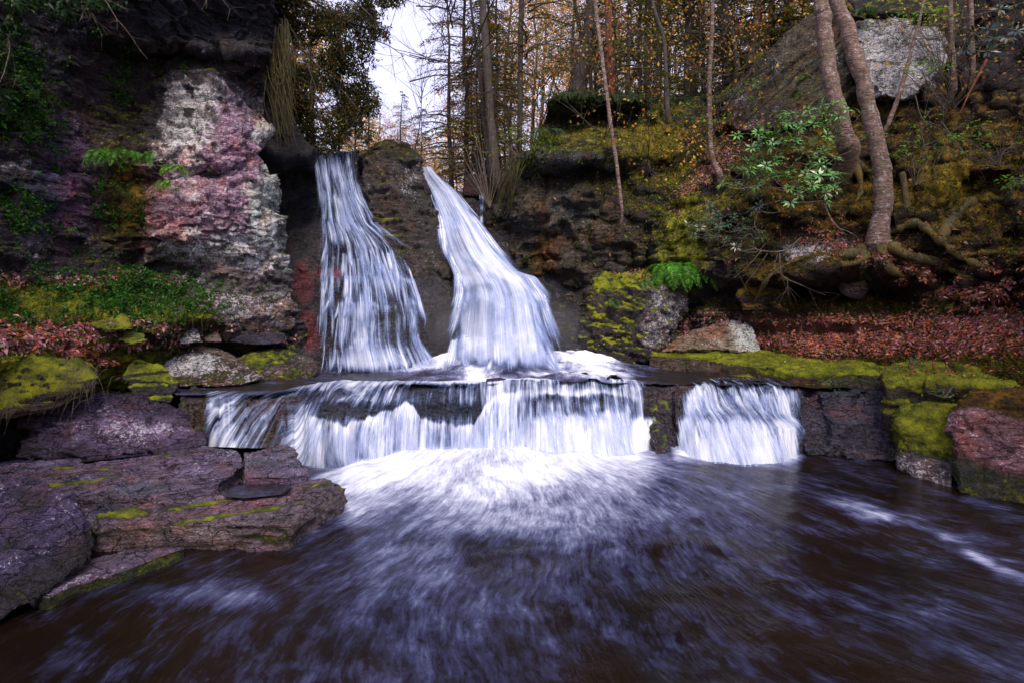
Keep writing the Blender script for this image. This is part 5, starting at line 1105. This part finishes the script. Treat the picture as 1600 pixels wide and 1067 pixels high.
# ------------------------------------------------------------------ rhododendron
def rhodo(base, tips, label, col, n=8, L=.17, W=.045, name='shrub'):
    b = P(*base); root = empty(name, b, label, 'shrub'); t = Tubes(); lf = Leaves(); hubs = [np.array(b)]
    for tp in tips:
        e = P(*tp); h = min(hubs, key=lambda q: np.linalg.norm(q-e)+.25*np.linalg.norm(q-hubs[0])); m = (h+e)/2+R.normal(size=3)*.06-np.array([0, 0, .05]); p = cat_([h, m, e], 7); t.add(p, np.linspace(.009, .005, 7), 4); hubs.append(e)
        ax = unit(unit(p[-1]-p[-3])+np.array([0, -.5, .5])); u = unit(np.cross(ax, [1, .2, .1])); v = np.cross(ax, u); a = np.arange(n)*2*np.pi/n+R.random()*3; k = R.integers(n-2, n+2); a = a[:k]
        d = np.cos(a)[:, None]*u+np.sin(a)[:, None]*v+ax*.25+np.array([0, 0, -.22])+R.normal(size=(len(a), 3))*.14; lf.add(np.repeat(e[None], len(a), 0)+d*.02, d, ax+R.normal(size=(len(a), 3))*.15, L*R.uniform(.7, 1.15, len(a)), W, col, bend=.06)
    t.build('stems', 'twig', root, b); lf.build('foliage', 'gloss', root, b); return root
R = np.random.default_rng(43)
def tipset(bl, n, gap):
    out = []
    for _ in range(4000):
        q = bl[R.integers(0, len(bl))]; x = q[0]+R.normal()*q[3]*.55; y = q[1]+R.normal()*q[4]*.55; d = q[2]+R.normal()*.25
        if all((x-o[0])**2+(y-o[1])**2 > gap**2 for o in out): out.append((x, y, d))
        if len(out) >= n: break
    return sorted(out, key=lambda q: -q[1])
rhodo((1285,330,10.6), tipset([(1235,200,10.3,45,28),(1200,215,10.4,40,30),(1260,240,10.1,60,40),(1240,280,10.0,60,35),(1300,180,10.2,35,25),(1290,290,10.0,40,25),(1180,265,10.4,25,15)], 150, 6), 'glossy green rhododendron shrub spreading left of the two big trunks', (.10, .26, .05), L=.135, W=.04)
rhodo((1185,330,10.9), tipset([(1170,300,10.8,22,16),(1150,350,10.7,40,20),(1200,320,10.7,25,15)], 24, 9), 'smaller dark rhododendron low to the left of the glossy one', (.05, .12, .045), L=.12, W=.03)
rhodo((1170,395,10.6), tipset([(1120,355,10.6,40,22),(1160,370,10.5,30,18),(1090,345,10.8,25,15)], 34, 7), 'grey-green twiggy shrub above the wedge rock', (.07, .11, .06), L=.10, W=.022, n=10)
rhodo((1560,70,10.2), tipset([(1540,60,10.2,30,30),(1570,40,10,30,25)], 14, 12), 'dark rhododendron in the top right corner', (.02, .06, .03))
def sapling(base, tips, label, col=(.12, .28, .03), L=.06, W=.045, n=7):
    b = P(*base); root = empty('sapling', b, label, 'sapling'); t = Tubes(); lf = Leaves()
    for tp in tips:
        e = P(*tp); p = cat_([b, (b+e)/2+R.normal(size=3)*.08+np.array([0, 0, .06]), e], 8); t.add(p, np.linspace(.007, .003, 8), 4); c = e+R.normal(size=(n, 3))*np.array([.09, .07, .025]); lf.add(c, rv(n)*np.array([1, 1, .3])+np.array([0, 0, -.2]), np.array([0, 0, 1.])+R.normal(size=(n, 3))*.25, L*R.uniform(.7, 1.3, n), W, col)
    t.build('stems', 'twig', root, b); lf.build('foliage', 'leaf', root, b)
def ring(cx, cy, d, rx, ry, n): return [(cx+R.normal()*rx, cy+R.normal()*ry, d+R.normal()*.15) for _ in range(n)]
sapling((1100,215,12.2), ring(1095,180,12.1,22,9,14), 'pale green sapling leaves left of the slender mottled trunk')
sapling((1165,180,12.6), ring(1180,135,12.5,22,16,16), 'pale green sapling against the foot of the slanting rock')
sapling((1470,120,11), ring(1440,30,11,40,16,18), 'pale green sapling in front of the pale boulder top')
sapling((1490,170,10.8), ring(1455,108,10.8,25,12,14), 'pale green leaves over the lower right of the pale boulder')
sapling((1440,230,10.5), ring(1440,205,10.4,30,22,12), 'few pale green leaves below the pale boulder')
sapling((1560,260,9.2), ring(1520,215,9.3,35,20,12), 'sparse pale green seedling near the leaning red splinter')
sapling((1430,290,9.9), ring(1420,240,9.9,18,16,9), 'small pale green seedling behind the right big trunk')
sapling((1590,290,8.4), ring(1585,285,8.4,14,10,8), 'green seedling at the right edge')
sapling((812,250,12), ring(812,215,12,14,14,16), 'yellow-green bush beside the right waterfall rock', (.16, .24, .03))
sapling((765,325,12.2), ring(742,225,13,25,25,18), 'thin yellow-green sapling behind the right waterfall', (.18, .2, .03))
for k, (x, y, sc, lb) in enumerate([(-6.8, 1.2, 1.1, 'left'), (-3.6, -3.2, 1.25, 'behind left'), (7.6, .6, 1.1, 'right'), (2.6, -4.6, 1.2, 'behind'), (8.8, 4.2, 1.1, 'right'), (11, 7.5, 1.1, 'right')]):  # trees added beyond the frame to darken the edges and foreground
    plant('hemD', (x, y, .6), sc, k*1.3, 'dark hemlock added beyond the frame to shade the banks and pool', 'shade hemlocks added beyond the frame')
for (x, y, d, lb) in [(318,600,8.9,'tiny bright green plant under the lichen spotted rock'), (1298,600,8.75,'tiny green plant on the front of the long mossy ledge'), (1425,568,8.4,'clump of green seedlings between the ledge and the terrace'), (175,515,8.0,'small green plant on the left leafy shelf'), (1475,618,7.3,'green tuft on the mossy terrace')]:
    sapling((x, y+3, d), ring(x, y-3, d, 7, 4, 8), lb, (.06, .22, .02), .04, .02, 4)

# ------------------------------------------------------------------ sticks, dead branches, dry grass
R = np.random.default_rng(47)
def sticks(lines, label, mat='twig', tw=4, tl=.3, cat='branch', name='dead_branch'):
    t = Tubes()
    for L in lines:
        Q = P([q[0] for q in L[0]], [q[1] for q in L[0]], [q[2] for q in L[0]]); p = cat_(Q, 6*len(Q)); n = len(p); t.add(p, np.linspace(L[1], L[1]*.35, n), 5)
        for _ in range(tw):
            i = R.integers(3, n); d = unit(unit(p[i]-p[i-2])+R.normal(size=3)*.7); q = p[i]+d*np.linspace(0, 1, 4)[:, None]*tl*R.uniform(.4, 1.3); q[:, 2] -= .06*np.linspace(0, 1, 4)**2; t.add(q, np.linspace(L[1]*.4, .002, 4), 3)
    tag(t.build(name, mat), label, cat)
sticks([([(1252,372,10.0),(1225,392,10.05),(1190,392,10.1),(1170,383,10.2)], .018)], 'bare curved branch arching above the small mossy overhang')
sticks([([(1218,396,9.9),(1222,430,9.9),(1250,445,9.9),(1290,462,9.9)], .014), ([(1215,398,9.9),(1205,430,9.9)], .008), ([(1230,436,9.9),(1232,462,9.9)], .008)], 'forked dead branch hanging in front of the layered bank', tw=6)
sticks([([(1190,392,10.1),(1165,420,10.1),(1145,435,10.2)], .008), ([(1200,395,10.1),(1180,425,10.1)], .007)], 'thin dead twigs left of the forked dead branch')
sticks([([(1430,150,10.3),(1445,190,10.2),(1500,215,10),(1560,250,9.6)], .010), ([(1430,60,10.6),(1470,95,10.4),(1500,120,10.3)], .010), ([(1440,110,10.5),(1455,140,10.4),(1480,175,10.3)], .012)], 'tangle of bare grey twigs below the pale boulder', tw=12, tl=.6)
sticks([([(1455,170,10),(1440,200,10),(1450,250,9.9)], .007), ([(1470,190,9.8),(1520,250,9.5),(1560,235,9.3)], .008), ([(1540,250,9.4),(1580,235,9.2),(1600,200,9.1)], .006), ([(1450,190,10),(1480,210,9.8),(1462,260,9.8)], .006)], 'drooping brown twigs on the mossy bank right of the big trunks', tw=7, tl=.45)
sticks([([(1600,5,9.5),(1540,20,9.8),(1460,40,10.3),(1420,45,10.5)], .010), ([(1510,0,9.8),(1490,60,10),(1450,100,10.3)], .008)], 'thin bare branches crossing the top right corner', tw=14, tl=.7)
sticks([([(1542,94,9.6),(1520,135,9.65),(1500,177,9.7)], .026)], 'broken reddish splinter leaning on the right bank', 'red', tw=0, cat='dead wood', name='splinter')
sticks([([(1287,318,10.3),(1300,345,10.2),(1322,368,10.0)], .022)], 'short broken pale stick left of the right big trunk', 'birch', tw=1)
sticks([([(1100,330,11),(1140,355,10.8),(1165,372,10.6),(1100,395,10.8)], .007), ([(1060,360,11),(1120,370,10.8),(1180,360,10.6)], .006)], 'wispy dead twigs among the grey-green shrub', tw=16, tl=.4)
sticks([([(700,0,14),(690,60,14),(712,120,14),(760,165,14)], .012), ([(640,128,14),(690,118,14),(740,132,14),(775,180,14)], .02), ([(650,10,14),(700,15,14),(740,40,14),(765,70,14)], .018), ([(700,180,14),(740,180,14),(770,150,14)], .012)], 'bare branches reaching left across the sky from the tall straight trunk', 'bark', tw=26, tl=1.3, cat='branch')
sticks([([(640,262,14),(655,200,14),(660,130,14)], .02)], 'slim leafless stem above the central pillar', 'bark', tw=30, tl=1.1, cat='branch')
# dry grass tufts
def tuft(loc, n, L, label, down=.8, w=.1):
    loc = P(*loc); t = Tubes()
    for _ in range(n):
        b = loc+R.normal(size=3)*w; d = unit(np.array([R.normal()*.5, -.8, .4])); s = np.linspace(0, 1, 6)[:, None]; l = L*R.uniform(.5, 1.2); t.add(b+d*l*s*.7+np.array([0, 0, -down])*l*s**2, np.linspace(.0035, .001, 6), 3)
    tag(t.build('grass_tuft', 'twig'), label, 'grass')
tuft((130,580,6.9), 46, .42, 'dry straw-coloured grass hanging over the left mossy bank', 1.1, .12)
tuft((275,475,8.9), 60, .35, 'dry grass fringe beneath the pale cliff', .9, .22)
tuft((365,455,9.9), 30, .2, 'brown grass on the ledge right of the pale cliff', .7, .22)
tuft((1110,578,9.9), 14, .14, 'tiny dry grass tuft on the long mossy ledge', .6, .04)
tuft((10,620,6.1), 20, .3, 'dry grass at the left edge above the dark hollow', 1.1, .08)
R = np.random.default_rng(51)

EXPO = .72
# ------------------------------------------------------------------ light, sky, camera
w = bpy.data.worlds.new('World'); SC.world = w; w.use_nodes = True
nt = w.node_tree; bg = nt.nodes['Background']; sk = nt.nodes.new('ShaderNodeTexSky'); sk.sky_type = 'NISHITA'; sk.sun_disc = False
EL, AZ = math.radians(50), math.radians(168)     # soft veiled sun high behind the right shoulder
sk.sun_elevation = EL; sk.sun_rotation = AZ; sk.dust_density = 2.0; sk.altitude = 300
mx = nt.nodes.new('ShaderNodeMix'); mx.data_type = 'RGBA'; mx.inputs[0].default_value = .7; mx.inputs[7].default_value = (6.2, 5.9, 8.4, 1)   # thin overcast over the clear sky
nt.links.new(sk.outputs[0], mx.inputs[6]); nt.links.new(mx.outputs[2], bg.inputs[0]); bg.inputs[1].default_value = .125
L = bpy.data.lights.new('sun', 'SUN'); L.energy = 2.6; L.angle = math.radians(22); L.color = (1, .90, .78)
so = bpy.data.objects.new('sun', L); COL.objects.link(so)
from mathutils import Vector
sd = Vector((math.sin(AZ)*math.cos(EL), math.cos(AZ)*math.cos(EL), math.sin(EL)))
so.rotation_euler = sd.to_track_quat('Z', 'Y').to_euler()
cam = bpy.data.cameras.new('camera'); cam.sensor_width = 36; cam.lens = F/1600*36; cam.shift_y = -(533.5-HZ)/1600; cam.clip_end = 500; cam.clip_start = .1
co = bpy.data.objects.new('camera', cam); COL.objects.link(co); co.location = (0, 0, CZ); co.rotation_euler = (math.pi/2, 0, 0); SC.camera = co
SC.view_settings.view_transform = 'Standard'; SC.view_settings.look = 'None'; SC.view_settings.gamma = 1; SC.view_settings.exposure = EXPO
SC.cycles.max_bounces = 8; SC.cycles.transparent_max_bounces = 14
